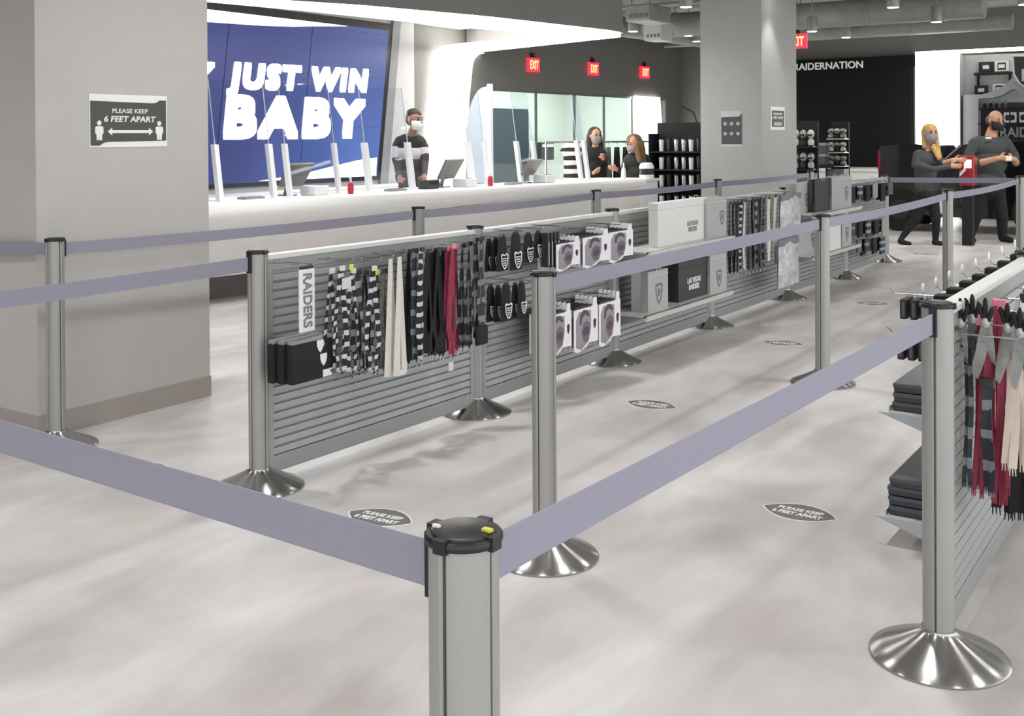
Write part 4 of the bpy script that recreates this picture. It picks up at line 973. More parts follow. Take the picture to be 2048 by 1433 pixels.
def wedge_shelf(zs, n_, h_, lb, x0=3.33, yo=1.06):
    s_ = MB().box(x0, x0+.62, .725, yo, zs-.006, zs).build('shelf', M_rail, PR)
    MB().prism([(x0, .725, zs-.006), (x0, yo+.04, zs-.006), (x0, .725, zs-.13)], (.006, 0, 0)).build('shelf_bracket', mat('bracket_blue_grey', (188, 194, 200), .4), s_)
    MB().prism([(x0+.61, .725, zs-.006), (x0+.61, yo+.04, zs-.006), (x0+.61, .725, zs-.13)], (.006, 0, 0)).build('shelf_bracket', M_rail, s_)
    MB().box(x0, x0+.62, yo-.006, yo, zs, zs+.02).build('lip', M_rail, s_)
    for k in range(n_):
        t = thing('dark_box', '%s dark box from the bottom of the %s stack behind the right-hand post' % (nm4[k], lb), 'box', (x0+.3, .9, zs+k*h_), 0, 'dark boxes on the right panel shelves')
        dx = random.uniform(-.006, .006)
        MB().bbox(x0+.02+dx, x0+.58+dx, .74, yo-.012+dx, zs+k*h_+.001, zs+k*h_+h_*.55, .003).build('base', mat('carton_slate', (58, 60, 64), .4, var=.1), t)
        MB().bbox(x0+.017+dx, x0+.583+dx, .737, yo-.009+dx, zs+k*h_+h_*.5, zs+k*h_+h_-.001, .003).build('lid', mat('carton_lid', (84, 86, 92), .35, var=.15, scale=12), t)
q = at(1754, 823, Y=1.10); wedge_shelf(q.z+.006, 3, .034, 'upper', x0=q.x)
q = at(1746, 1030, Y=1.10); wedge_shelf(q.z+.006, 4, .034, 'lower', x0=q.x)
for k in range(8):
    px = 1852+k*26; py = 582-k*11.5; q = at(px, py, Y=.93)
    MB().tube([(q.x, .72, .88), (q.x, .92, .88), (q.x, .935, .90)], .0028, 6).build('hook', M_chrome, PR)
    t = thing('key_ring', 'small dark item on the %s hook peeping over the right-hand rail' % nm4[k], 'key ring', (q.x, .87, .80), 0, 'small goods behind the right rail')
    MB().bbox(q.x-.03, q.x+.03, .80, .90, .80, .90, .005).build('body', lm('black'), t)
    MB().ell((q.x, .94, .915), (.016, .006, .022)).build('tip_tag', M_card, t)
# ------------------------------------------------------------------ things on the till counter
ZC = .92
M_acr = glass('acrylic', (250, 252, 255), .012, .97, .12); M_holder = mat('holder_white', (240, 240, 242), .35, var=.01)
def cpos(px, py): return at(px, py, Z=ZC+.005)
def sneeze(pxa, pya, pxb, pyb, label, hpost=.5, hall=1.05, lean=8.0):
    a, b_ = cpos(pxa, pya), cpos(pxb, pyb); a.y = max(a.y, cyl_line(a.x)+.06); b_.y = max(b_.y, cyl_line(b_.x)+.06)
    t = thing('sneeze_guard', label, 'screen', ((a.x+b_.x)/2, (a.y+b_.y)/2, ZC), 0, 'acrylic guards on the till counter')
    bk = Vector((0, math.sin(math.radians(lean)), math.cos(math.radians(lean))))
    d = (b_-a).normalized(); 
    for p in (a, b_):
        p0 = Vector((p.x, p.y, ZC)); pts = [p0-d*.022, p0+d*.022, p0+d*.022+Vector((0, .05, 0)), p0-d*.022+Vector((0, .05, 0))]
        MB().prism(pts, bk*hpost).build('holder', M_holder, t)
        MB().box(p.x-.05, p.x+.05, p.y-.03, p.y+.12, ZC, ZC+.008).build('foot', M_holder, t)
    p0, p1 = Vector((a.x, a.y+.022, ZC+.03)), Vector((b_.x, b_.y+.022, ZC+.03))
    MB().prism([p0, p1, p1+bk*hall, p0+bk*hall], (0, .006, 0)).build('acrylic_sheet', M_acr, t)
    for q in (p0, p1): MB().prism([q+bk*(hpost-.05)-d*.003, q+bk*(hpost-.05)+d*.003, q+bk*hall+d*.003, q+bk*hall-d*.003], (0, .007, 0)).build('edge', mat('acrylic_edge', (206, 212, 222), .4), t)
    return t
sneeze(455, 402, 562, 396, 'acrylic guard on white holders nearest the left pillar')
sneeze(587, 394, 682, 385, 'acrylic guard in front of the first till monitor')
sneeze(743, 381, 829, 378, 'acrylic guard in front of the bending cashier')
sneeze(949, 370, 980, 369, 'narrow acrylic guard beside the second red sanitiser bottle')
sneeze(1046, 366, 1078, 364, 'narrow acrylic guard before the slate office door')
sneeze(1166, 360, 1180, 359, 'narrow acrylic guard before the striped shirt')
# tall rounded frosted panel
fa = cpos(984, 366)
M_frost = mat('frosted_panel', (214, 226, 230), .4, var=.02)
pnl = thing('divider_panel', 'tall pale rounded divider panel standing on the counter', 'panel', (fa.x, fa.y+.2, ZC))
pts = []; Lp, Hp = .32, 2.06
for k in range(9):
    an = math.pi/2*k/8; pts.append((fa.x, fa.y+.05+(Lp-.28)+.28*math.sin(an), Hp-.6+.6*math.cos(an)))
MB().prism([(fa.x, fa.y+.05, ZC), (fa.x, fa.y+.05, Hp)]+pts+[(fa.x, fa.y+.05+Lp, ZC)], (.012, 0, 0)).build('sheet', M_frost, pnl)
MB().box(fa.x-.02, fa.x+.03, fa.y, fa.y+.05, ZC, Hp+.03).build('upright', M_holder, pnl)
# till monitors with printers
M_mon = mat('monitor_back', (118, 116, 114), .4, var=.04)
def till(px, py, label, sc=1.0, back=.28):
    p = cpos(px, py); p.y = cyl_line(p.x)+back
    t = thing('till_monitor', label, 'monitor', (p.x, p.y, ZC), math.radians(8))
    MB().bbox(-.06, .06, .0, .16, 0, .012, .004).build('foot', M_mon, t, local=True)
    MB().prism([(-.03, .08, .01), (.03, .08, .01), (.03, .04, .14), (-.03, .04, .14)], (0, .02, 0)).build('stand', M_mon, t, local=True)
    s_ = MB().prism([(-.18*sc, .02, .09), (.18*sc, .02, .09), (.20*sc, -.10, .30*sc), (-.20*sc, -.10, .30*sc)], (0, .022, .012)).build('screen', M_mon, t, local=True)
    MB().prism([(-.17*sc, .046, .10), (.17*sc, .046, .10), (.185*sc, -.07, .295*sc), (-.185*sc, -.07, .295*sc)], (0, .002, .001)).build('glass', M_black, s_, local=True)
    pr = thing('receipt_printer', 'white receipt printer beside '+label, 'printer', (p.x+.2, p.y-.1, ZC))
    MB().bbox(p.x+.10, p.x+.30, p.y-.18, p.y+.02, ZC, ZC+.09, .012).build('body', M_holder, pr)
    MB().box(p.x+.14, p.x+.26, p.y-.15, p.y-.08, ZC+.088, ZC+.093).build('slot', M_black, pr)
    return t
till(625, 392, 'grey till monitor seen from behind before the video wall')
till(893, 374, 'grey till monitor seen from behind before the light portal')
till(1090, 366, 'grey till monitor before the slate office door', .9)
def bottle(px, py, label, body, h=.16, back=.1):
    p = cpos(px, py); p.y = cyl_line(p.x)+back; t = thing('sanitiser_bottle', label, 'bottle', (p.x, p.y, ZC), 0, 'sanitiser bottles on the counter')
    MB().lathe([(.028, 0), (.03, .006), (.03, h*.55), (.02, h*.68), (.012, h*.72)], 16).build('body', body, t, smooth=True, local=True)
    MB().lathe([(.0305, h*.1), (.0305, h*.5)], 16).build('label_band', body, t, local=True)
    pb_ = MB().cyl((0, 0, h*.72), (0, 0, h), .012, .009, n=12).build('pump', M_holder, t, local=True)
    MB().tube([(0, 0, h*.98), (-.02, -.01, h), (-.04, -.015, h*.96)], .005, 6).build('spout', M_holder, pb_, local=True)
M_redb = mat('red_label', (196, 52, 72), .4)
bottle(673, 386, 'red sanitiser bottle before the video wall', M_redb); bottle(955, 371, 'red sanitiser bottle before the frosted panel', M_redb); bottle(1247, 357, 'white sanitiser bottle near the counter end', M_holder, .2)
p = cpos(853, 377); p.y = cyl_line(p.x)+.2
cr = thing('card_reader', 'dark card machine under the cashier hands', 'card reader', (p.x, p.y, ZC)); MB().bbox(p.x-.11, p.x+.11, p.y-.07, p.y+.07, ZC, ZC+.10, .02).build('body', mat('reader_grey', (62, 62, 64), .4), cr)
MB().box(p.x-.08, p.x+.08, p.y-.072, p.y-.069, ZC+.05, ZC+.08).build('display', M_black, cr)
for px, lb in [(505, 'grey keypad lying behind the first acrylic guard'), (785, 'grey keypad lying before the cashier'), (1010, 'grey keypad lying before the office door')]:
    p = cpos(px, 397 if px < 600 else (381 if px < 900 else 368)); p.y = cyl_line(p.x)+.16
    o = thing('keypad', lb, 'keypad', (p.x, p.y, ZC)); MB().bbox(p.x-.12, p.x+.12, p.y-.05, p.y+.06, ZC, ZC+.022, .005).build('body', mat('keypad_grey', (150, 148, 146), .5), o)
    for k in range(5): MB().box(p.x-.1+.042*k, p.x-.066+.042*k, p.y-.03, p.y+.04, ZC+.022, ZC+.026).build('key', M_mon, o)
# display block beyond the right end of the counter
q = at(1305, 370, Y=6.9)
st = thing('display_stand', 'white display stand at the end of the counter', 'stand', (13.0, 6.75, 0)); MB().bbox(12.72, 13.25, 6.5, 7.05, 0, .86, .02).build('body', M_white, st); MB().bbox(12.70, 13.27, 6.48, 7.07, .86, .90, .012).build('top', M_white, st)
ca = thing('goods_canister', 'white canister standing on the display stand', 'canister', (13.1, 6.6, .9)); MB().lathe([(.09, 0), (.1, .02), (.1, .16), (.08, .2), (.05, .21)], 20).build('body', M_holder, ca, smooth=True, local=True); MB().lathe([(.101, .05), (.101, .13)], 20).build('label_band', M_black, ca, local=True)

# ------------------------------------------------------------------ people
M_skin = mat('skin_tan', (196, 146, 116), .55, var=.05); M_skin2 = mat('skin_brown', (150, 110, 90), .55, var=.05)
M_tee = mat('charcoal_shirt', (68, 73, 71), .8, var=.06, bump=.1, bscale=30); M_trk = mat('black_trousers', (20, 20, 22), .8, var=.1)
M_jkt = mat('black_jacket', (38, 38, 38), .75, var=.1); M_jw = mat('white_jacket_band', (208, 200, 204), .75, var=.04); M_jg = mat('dark_grey_trousers', (70, 66, 68), .8, var=.08)
M_hairb = mat('hair_blonde', (196, 160, 92), .6, var=.25, scale=30); M_hairbr = mat('hair_brown', (112, 84, 56), .6, var=.25, scale=30); M_haird = mat('hair_dark', (40, 34, 32), .6, var=.2); M_hairg = mat('hair_greying', (92, 84, 78), .6, var=.3, scale=30)
M_fm = mat('face_mask_grey', (150, 142, 146), .8, var=.2, scale=40); M_fmw = mat('face_mask_white', (224, 222, 222), .8); M_fmk = mat('face_mask_black', (38, 36, 40), .8)
def cap_mesh(mb, p0, p1, r0, r1, n=14):
    p0, p1 = Vector(p0), Vector(p1); d = p1-p0
    if d.length < 1e-5: mb.ell(p0, (r0, r0, r0), n, 10); return
    mb.cyl(p0, p1, r0, r1, n); mb.ell(p0, (r0, r0, r0), n, 8); mb.ell(p1, (r1, r1, r1), n, 8)
def remeshed(mb, name, vox, smooth_it=4):
    me = bpy.data.meshes.new(name); me.from_pydata([tuple(v) for v in mb.v], [], mb.f); me.update()
    o = bpy.data.objects.new(name, me); COL.objects.link(o)
    r = o.modifiers.new('r', 'REMESH'); r.mode = 'VOXEL'; r.voxel_size = vox
    s_ = o.modifiers.new('s', 'SMOOTH'); s_.iterations = smooth_it; s_.factor = .5
    dg = bpy.context.evaluated_depsgraph_get(); m2 = bpy.data.meshes.new_from_object(o.evaluated_get(dg)); bpy.data.objects.remove(o)
    m2.name = name; m2.polygons.foreach_set('use_smooth', [True]*len(m2.polygons)); return m2
def person(base, label, prims, mats, hair=None, hairm=None, extra=(), vox=.010, sc=1.0):
    """prims in a frame with x = screen right, y = away, z = up; (kind, p0, p1, r0, r1, material index)"""
    t = thing('person', label, 'person', base, YAW-math.pi/2)
    mb = MB()
    for k in prims:
        if k[0] == 'c': cap_mesh(mb, k[1], k[2], k[3], k[4])
        else: mb.ell(k[1], k[2], 18, 12)
    me = remeshed(mb, 'body', vox, 3); me.materials.clear()
    for m in mats: me.materials.append(m)
    n_ = len(me.polygons); ce = np.zeros(n_*3); me.polygons.foreach_get('center', ce); ce = ce.reshape(-1, 3)
    best = np.full(n_, 1e9); idx = np.zeros(n_, dtype=np.int32)
    for k in prims:
        if k[0] == 'c':
            a = np.array(k[1], float); b_ = np.array(k[2], float); d = b_-a; L2 = max(1e-9, d@d); u = np.clip(((ce-a)@d)/L2, 0, 1); dist = np.linalg.norm(ce-(a+u[:, None]*d), axis=1)-(k[3]+(k[4]-k[3])*u); mi = k[5]
        else:
            a = np.array(k[1], float); r = np.array(k[2], float); e = np.linalg.norm((ce-a)/r, axis=1); dist = (e-1)*r.min(); mi = k[3]
        w_ = dist < best; best[w_] = dist[w_]; idx[w_] = mi
    me.polygons.foreach_set('material_index', idx); me.update()
    o = bpy.data.objects.new('body', me); COL.objects.link(o); o.parent = t
    if hair:
        hb = MB()
        for k in hair:
            if k[0] == 'c': cap_mesh(hb, k[1], k[2], k[3], k[4])
            else: hb.ell(k[1], k[2], 16, 10)
        hm = remeshed(hb, 'hair', .012, 3); hm.materials.clear(); hm.materials.append(hairm); ho = bpy.data.objects.new('hair', hm); COL.objects.link(ho); ho.parent = t
    for nm, e, m in extra: e.build(nm, m, t, smooth=True, local=True)
    return t
def hand(p, d, side, mi, s_=1.0, curl=.5):
    """palm plus five fingers; d: pointing direction, side: thumb side vector"""
    p = Vector(p); d = Vector(d).normalized(); sd = Vector(side).normalized(); n_ = d.cross(sd).normalized(); r = []
    r.append(('c', tuple(p), tuple(p+d*.07*s_), .026*s_, .032*s_, mi))
    for k in range(4):
        b_ = p+d*.08*s_+sd*(.028-.0185*k)*s_; L = (.075, .085, .078, .06)[k]*s_
        m_ = b_+d*L*.5; e = m_+(d*(1-curl)+n_*curl).normalized()*L*.5
        r += [('c', tuple(b_), tuple(m_), .0105*s_, .010*s_, mi), ('c', tuple(m_), tuple(e), .010*s_, .008*s_, mi)]
    b_ = p+d*.02*s_+sd*.03*s_; m_ = b_+(d*.6+sd*.8).normalized()*.04*s_; e = m_+(d*.9+n_*.3).normalized()*.035*s_
    r += [('c', tuple(b_), tuple(m_), .013*s_, .012*s_, mi), ('c', tuple(m_), tuple(e), .012*s_, .009*s_, mi)]
    return r
def head(c, r, mi, look=(0, -1, 0)):
    c = Vector(c); f = Vector(look).normalized(); s_ = r/.1; sd = f.cross(ZP).normalized()
    q = [('e', tuple(c+ZP*.02*s_), (.078*s_, .092*s_, .10*s_), mi), ('e', tuple(c-ZP*.05*s_+f*.015*s_), (.06*s_, .066*s_, .075*s_), mi)]
    q += [('c', tuple(c+f*.085*s_+ZP*.015*s_), tuple(c+f*.102*s_-ZP*.015*s_), .010*s_, .014*s_, mi)]
    for g_ in (-1, 1): q.append(('e', tuple(c+sd*g_*.08*s_-f*.005*s_), (.014*s_, .018*s_, .03*s_), mi))
    return q
def face_bits(c, r, look, mm, mask=True):
    c = Vector(c); f = Vector(look).normalized(); s_ = r/.1; sd = f.cross(ZP).normalized(); ex = []
    for g_ in (-1, 1):
        ex.append(('eye', MB().ell(c+f*.084*s_+sd*g_*.032*s_+ZP*.018*s_, (.011*s_, .011*s_, .007*s_)), M_haird))
        ex.append(('brow', MB().ell(c+f*.084*s_+sd*g_*.032*s_+ZP*.04*s_, (.018*s_, .012*s_, .005*s_)), M_haird))
    if mask:
        mb = MB(); vs = []; fs = []; n_ = 9
        for j, (zz, rr) in enumerate([(.005, .098), (-.03, .108), (-.065, .100), (-.10, .072)]):
            for i in range(n_):
                a = math.radians(-75+150*i/(n_-1)); vs.append(c+f*math.cos(a)*rr*s_+sd*math.sin(a)*rr*.86*s_+ZP*zz*s_)
        for j in range(3):
            for i in range(n_-1): fs.append((j*n_+i, j*n_+i+1, (j+1)*n_+i+1, (j+1)*n_+i))
        mb.add(vs, fs); ex.append(('face_mask', mb, mm))
    else: ex.append(('mouth', MB().ell(c+f*.085*s_-ZP*.06*s_, (.022*s_, .012*s_, .006*s_)), M_redb))
    return ex
def loc(px, py, bx, by, k): return ((px-bx)/k, (by-py)/k)

# bending cashier behind the counter ---------------------------------------
B = at(815, 532, Z=0); B = Vector((9.80, 7.98, 0)); kx = 2178/(B.x*math.cos(YAW)+B.y*math.sin(YAW)); bx, by = 815, 274+1.466*kx
def P(px, py, y=0.0): return ((px-bx)/kx, y, (by-py)/kx)
hc = P(826, 240, -.08); lk = (.85, -.5, -.15)
pr = head(hc, .105, 2, lk)+[('c', P(822, 262, -.05), P(818, 274, 0), .055, .065, 2),
      ('c', P(800, 284), P(836, 286), .085, .08, 0), ('e', P(817, 286, .02), (.19, .13, .12), 0), ('e', P(816, 304, .02), (.188, .128, .13), 1), ('e', P(816, 330, .03), (.17, .12, .16), 3), ('e', P(814, 352, .03), (.17, .13, .13), 3),
      ('c', P(796, 282), P(790, 292), .066, .062, 0), ('c', P(790, 292), P(788, 312, -.02), .062, .058, 1), ('c', P(788, 312, -.02), P(790, 322, -.03), .056, .052, 3), ('c', P(790, 322, -.03), P(797, 352, -.16), .05, .036, 3),
      ('c', P(838, 286), P(844, 294, -.02), .066, .06, 0), ('c', P(844, 294, -.02), P(846, 312, -.04), .06, .056, 1), ('c', P(846, 310, -.04), P(846, 324, -.06), .056, .05, 3), ('c', P(846, 324, -.06), P(848, 348, -.22), .048, .034, 3),
      ('c', P(808, 365), P(805, 445), .095, .07, 3), ('c', P(805, 445), P(805, 522), .065, .045, 3), ('c', P(822, 365), P(828, 445), .095, .07, 3), ('c', P(828, 445), P(828, 522), .065, .045, 3),
      ('c', P(805, 526), P(808, 528, -.16), .045, .04, 4), ('c', P(828, 526), P(832, 528, -.16), .045, .04, 4)]
pr += hand(P(798, 352, -.18), (.2, -.8, -.5), (1, 0, 0), 2)+hand(P(848, 349, -.24), (0, -.8, -.5), (-1, 0, 0), 2)
person(B, 'masked cashier in a black and white jacket bending over the till counter', pr, [M_jkt, M_jw, M_skin2, M_jg, M_black],
       [('e', tuple(Vector(hc)+Vector((-.008, .01, .07))), (.092, .098, .07)), ('e', tuple(Vector(hc)+Vector((-.045, .03, .02))), (.062, .082, .085))], M_haird, face_bits(hc, .105, lk, M_fmw))
# woman walking, far right ------------------------------------------------
B = at(1846, 490, Z=0); kx = 2178/(B.x*math.cos(YAW)+B.y*math.sin(YAW)); bx, by = 1846, 490
hc = P(1859, 268, -.03); lk = (.15, -1, -.05)
pr = head(hc, .105, 2, lk)+[('c', P(1858, 286, 0), P(1856, 300, 0), .045, .055, 2),
      ('e', P(1854, 320), (.165, .11, .13), 0), ('c', P(1837, 308), P(1872, 308), .06, .06, 0), ('e', P(1852, 345), (.15, .11, .17), 0), ('e', P(1855, 372), (.165, .12, .14), 0), ('e', P(1857, 392), (.17, .13, .12), 1),
      ('c', P(1835, 310), P(1829, 330, -.04), .058, .052, 0), ('c', P(1829, 330, -.04), P(1856, 338, -.18), .05, .042, 0), ('c', P(1856, 338, -.18), P(1886, 333, -.2), .042, .032, 0),
      ('c', P(1874, 310), P(1880, 328, -.08), .055, .048, 0), ('c', P(1880, 328, -.08), P(1896, 320, -.18), .042, .032, 2),
      ('c', P(1849, 398), P(1832, 440, .02), .09, .062, 1), ('c', P(1832, 440, .02), P(1810, 474, .08), .06, .04, 1), ('c', P(1810, 474, .08), P(1803, 483, .06), .038, .032, 1), ('c', P(1803, 484, .06), P(1818, 487, -.02), .034, .028, 1),
      ('c', P(1864, 398), P(1870, 440, -.04), .09, .062, 1), ('c', P(1870, 440, -.04), P(1871, 478, 0), .06, .042, 1), ('c', P(1870, 485, .02), P(1875, 486, -.12), .036, .032, 1)]
pr += hand(P(1888, 333, -.2), (1, -.2, .1), (0, 0, 1), 2)+hand(P(1898, 320, -.18), (1, -.1, 0), (0, 0, 1), 2)
H_ = Vector(hc)
person(B, 'masked blonde staff member in charcoal shirt stepping across the far aisle', pr, [M_tee, M_trk, M_skin],
       [('e', tuple(H_+Vector((0, .012, .058))), (.097, .10, .084)), ('c', tuple(H_+Vector((-.07, .03, .03))), tuple(H_+Vector((-.075, .0, -.17))), .035, .03), ('c', tuple(H_+Vector((.075, .02, .03))), tuple(H_+Vector((.10, -.05, -.30))), .038, .035), ('c', tuple(H_+Vector((.02, -.04, -.17))), tuple(H_+Vector((.07, -.11, -.32))), .035, .03), ('e', tuple(H_+Vector((0, .06, -.05))), (.085, .055, .16))], M_hairb, face_bits(hc, .105, lk, M_fm))
q = Vector(P(1866, 330, -.135)); WB = B.copy()
# man standing, far right ---------------------------------------------------
B = at(1975, 484, Z=0); kx = 2178/(B.x*math.cos(YAW)+B.y*math.sin(YAW)); bx, by = 1975, 484
hc = P(1989, 242, -.04); lk = (.35, -1, -.25)
pr = head(hc, .118, 2, lk)+[('c', P(1986, 258, 0), P(1983, 272, 0), .065, .08, 2),
      ('e', P(1980, 296), (.23, .15, .17), 0), ('c', P(1955, 284), P(2008, 284), .08, .08, 0), ('e', P(1980, 325), (.235, .17, .2), 0), ('e', P(1979, 358), (.225, .16, .16), 0), ('e', P(1979, 380), (.215, .155, .13), 1),
      ('c', P(1950, 286), P(1936, 312, -.03), .078, .066, 0), ('c', P(1936, 312, -.03), P(1950, 326, -.12), .062, .055, 0), ('c', P(1950, 326, -.12), P(1978, 316, -.26), .048, .036, 2),
      ('c', P(2012, 286), P(2027, 312, -.03), .078, .066, 0), ('c', P(2027, 312, -.03), P(2024, 326, -.12), .062, .055, 0), ('c', P(2024, 326, -.12), P(2012, 318, -.26), .048, .036, 2),
      ('c', P(1963, 388), P(1950, 436, -.02), .115, .08, 1), ('c', P(1950, 436, -.02), P(1942, 472, .02), .076, .06, 1), ('c', P(1941, 477, .02), P(1937, 479, -.14), .05, .044, 1),
      ('c', P(1994, 388), P(2003, 436, -.02), .115, .08, 1), ('c', P(2003, 436, -.02), P(2006, 472, .02), .076, .06, 1), ('c', P(2006, 477, .02), P(2012, 479, -.14), .05, .044, 1)]
pr += hand(P(1981, 315, -.27), (1, -.2, -.1), (0, 0, 1), 2, 1.1)+hand(P(2009, 318, -.27), (-.9, -.3, .1), (0, 0, 1), 2, 1.1)
H_ = Vector(hc)
person(B, 'masked balding staff member in charcoal polo standing with hands together at far right', pr, [M_tee, M_trk, M_skin],
       [('e', tuple(H_+Vector((-.06, .03, .01))), (.055, .085, .07)), ('e', tuple(H_+Vector((.075, .03, .01))), (.04, .08, .06)), ('e', tuple(H_+Vector((0, .07, .02))), (.085, .055, .085))], M_hairg, face_bits(hc, .118, lk, M_fmk))
nb = Vector(P(1967, 276, -.165))
MM = Matrix.Translation(B) @ Matrix.Rotation(YAW-math.pi/2, 4, 'Z')
mb = MB().bbox(-.04, .04, -.004, .004, -.013, .013, .002).xf(MM @ Matrix.Translation(nb)); o = mb.build('name_badge', M_print_w, None, origin=MM @ nb); tag(o, 'white name badge pinned on the male staff shirt', 'badge')
# paper in his hands
c0 = MM @ Vector(P(1996, 316, -.33)); o = MB().bbox(-.04, .04, -.003, .003, -.03, .03, .001).xf(Matrix.Translation(c0) @ Matrix.Rotation(YAW-1.57, 4, 'Z')).build('paper_slip', M_print_w, None, origin=c0); tag(o, 'small white slip held by the male staff member', 'paper')
# hooded shopper and brown-haired shopper ----------------------------------
B = Vector((13.95, 7.88, 0)); kx = 2178/(B.x*math.cos(YAW)+B.y*math.sin(YAW)); bx, by = 1190, 272+1.466*kx
hc = P(1192, 272, -.03); lk = (.5, -1, -.1)
pr = head(hc, .1, 1, lk)+[('c', P(1190, 288), P(1189, 298), .05, .06, 1), ('e', P(1189, 312), (.18, .12, .15), 0), ('c', P(1174, 304), P(1204, 304), .06, .06, 0), ('e', P(1190, 345), (.19, .14, .28), 0), ('e', P(1190, 385), (.18, .14, .2), 0),
      ('c', P(1173, 306), P(1168, 335, -.05), .06, .05, 0), ('c', P(1168, 335, -.05), P(1185, 345, -.2), .048, .035, 0), ('c', P(1205, 306), P(1210, 328, -.05), .06, .05, 0), ('c', P(1210, 328, -.05), P(1206, 318, -.2), .048, .035, 0),
      ('c', P(1183, 395), P(1181, 440), .09, .065, 0), ('c', P(1181, 440), P(1180, 466), .06, .045, 0), ('c', P(1197, 395), P(1199, 440), .09, .065, 0), ('c', P(1199, 440), P(1199, 466), .06, .045, 0), ('c', P(1180, by-6), P(1182, by-6, -.14), .04, .036, 0), ('c', P(1199, by-6), P(1202, by-6, -.14), .04, .036, 0), ('c', P(1180, 466), P(1180, by-8), .045, .04, 0), ('c', P(1199, 466), P(1199, by-8), .045, .04, 0)]
pr += hand(P(1186, 345, -.22), (.4, -.7, .4), (1, 0, 0), 1)+hand(P(1206, 317, -.22), (-.2, -.7, .6), (-1, 0, 0), 1)
H_ = Vector(hc)
person(B, 'shopper in black with long black hair beside the clothes rail', pr, [M_trk, M_skin], [('e', tuple(H_+Vector((-.01, .03, .03))), (.105, .1, .115)), ('c', tuple(H_+Vector((-.08, .03, 0))), tuple(H_+Vector((-.10, .03, -.35))), .05, .06), ('c', tuple(H_+Vector((.075, .04, -.02))), tuple(H_+Vector((.09, .04, -.3))), .035, .04)], M_haird, face_bits(hc, .1, lk, M_fm))
B = Vector((13.35, 7.15, 0)); B = Vector((13.6, 7.0, 0)); kx = 2178/(B.x*math.cos(YAW)+B.y*math.sin(YAW)); bx, by = 1024+2178*math.tan(YAW-math.atan2(B.y, B.x)), 272+1.466*kx
bx0 = bx
def P(px, py, y=0.0): return ((px-1288)/kx, y, (by-py)/kx)
hc = P(1280, 286, -.06); lk = (-.9, -.5, -.45)
pr = head(hc, .1, 1, lk)+[('c', P(1285, 300), P(1288, 310), .05, .06, 1), ('e', P(1288, 325), (.19, .12, .16), 0), ('c', P(1272, 316), P(1305, 316), .06, .06, 0), ('e', P(1290, 352), (.19, .14, .25), 0), ('e', P(1290, 390), (.18, .14, .2), 0),
      ('c', P(1270, 318), P(1258, 342, -.05), .06, .05, 0), ('c', P(1258, 342, -.05), P(1246, 338, -.2), .048, .035, 0), ('c', P(1307, 318), P(1316, 345, 0), .06, .05, 0), ('c', P(1316, 345, 0), P(1318, 366, -.1), .048, .035, 0),
      ('c', P(1283, 400), P(1282, by-8), .085, .045, 0), ('c', P(1297, 400), P(1298, by-8), .085, .045, 0), ('c', P(1282, by-6), P(1279, by-6, -.14), .04, .036, 0), ('c', P(1298, by-6), P(1296, by-6, -.14), .04, .036, 0)]
pr += hand(P(1244, 338, -.22), (-.6, -.6, .2), (0, 0, 1), 1)+hand(P(1318, 367, -.1), (0, -.2, -1), (-1, 0, 0), 1)
H_ = Vector(hc)
person(B, 'shopper in black with long brown hair bending over goods near the pillar', pr, [M_jkt, M_skin], [('e', tuple(H_+Vector((.015, .02, .03))), (.115, .105, .105)), ('c', tuple(H_+Vector((.07, .0, -.02))), tuple(H_+Vector((.13, -.03, -.28))), .085, .05), ('c', tuple(H_+Vector((.04, -.06, -.05))), tuple(H_+Vector((.08, -.1, -.25))), .055, .04)], M_hairbr, face_bits(hc, .1, lk, M_fm))
# ------------------------------------------------------------------ shop floor behind the counter and at the far end
def zebra():
    return banded('striped_cloth', (22, 22, 24), (226, 224, 220), .13, .45, nsc=3)
# striped shirt and shirts on a clothes rail
def garment(c, w_, h_, m, label, group=None, rz=0.0, nm='hanging_shirt'):
    t = thing(nm, label, 'shirt', c, rz, group); n_ = 8; vs = []; fs = []; prof = [(.30, 1.0), (.50, .93), (.62, .80), (.48, .72), (.46, .4), (.50, 0)]
    for u, v in prof:
        for k in range(n_):
            a = 2*math.pi*k/n_; vs.append((u*w_*math.cos(a), .05*math.sin(a)*(1.3-v*.5), v*h_))
    for j in range(len(prof)-1):
        for k in range(n_): fs.append((j*n_+k, j*n_+(k+1) % n_, (j+1)*n_+(k+1) % n_, (j+1)*n_+k))
    fs += [tuple(range(n_-1, -1, -1)), tuple(range((len(prof)-1)*n_, len(prof)*n_))]
    MB().add(vs, fs).build('cloth', m, t, smooth=True, local=True)
    MB().tube([(0, 0, h_), (0, 0, h_+.05), (.03, 0, h_+.08), (.05, 0, h_+.05)], .004, 6).build('hanger_hook', M_chrome, t, local=True)
    return t
B = Vector((13.3, 8.05, 0))
cr = thing('clothes_rail', 'chrome clothes rail behind the counter end', 'rail', (14.45, 8.1, 0))
ra, rb = Vector((13.8, 8.62, 1.38)), Vector((15.1, 7.55, 1.38))
MB().tube([ra, rb], .014, 8).build('bar', M_chrome, cr)
for p in (ra, rb): MB().tube([(p.x, p.y, 0), p], .014, 8).build('upright', M_chrome, cr); MB().box(p.x-.25, p.x+.25, p.y-.03, p.y+.03, 0, .03).build('foot', M_chrome, cr)
q = at(1150, 352, Y=8.25); garment((q.x, 8.25, .72), .36, .66, zebra(), 'black and white striped shirt hanging behind the guards', rz=YAW-1.57)
ms = [mat('shirt_grey', (150, 150, 150), .8, var=.1), M_matblack, mat('shirt_mid', (104, 104, 106), .8, var=.15), M_matblack, M_trk]
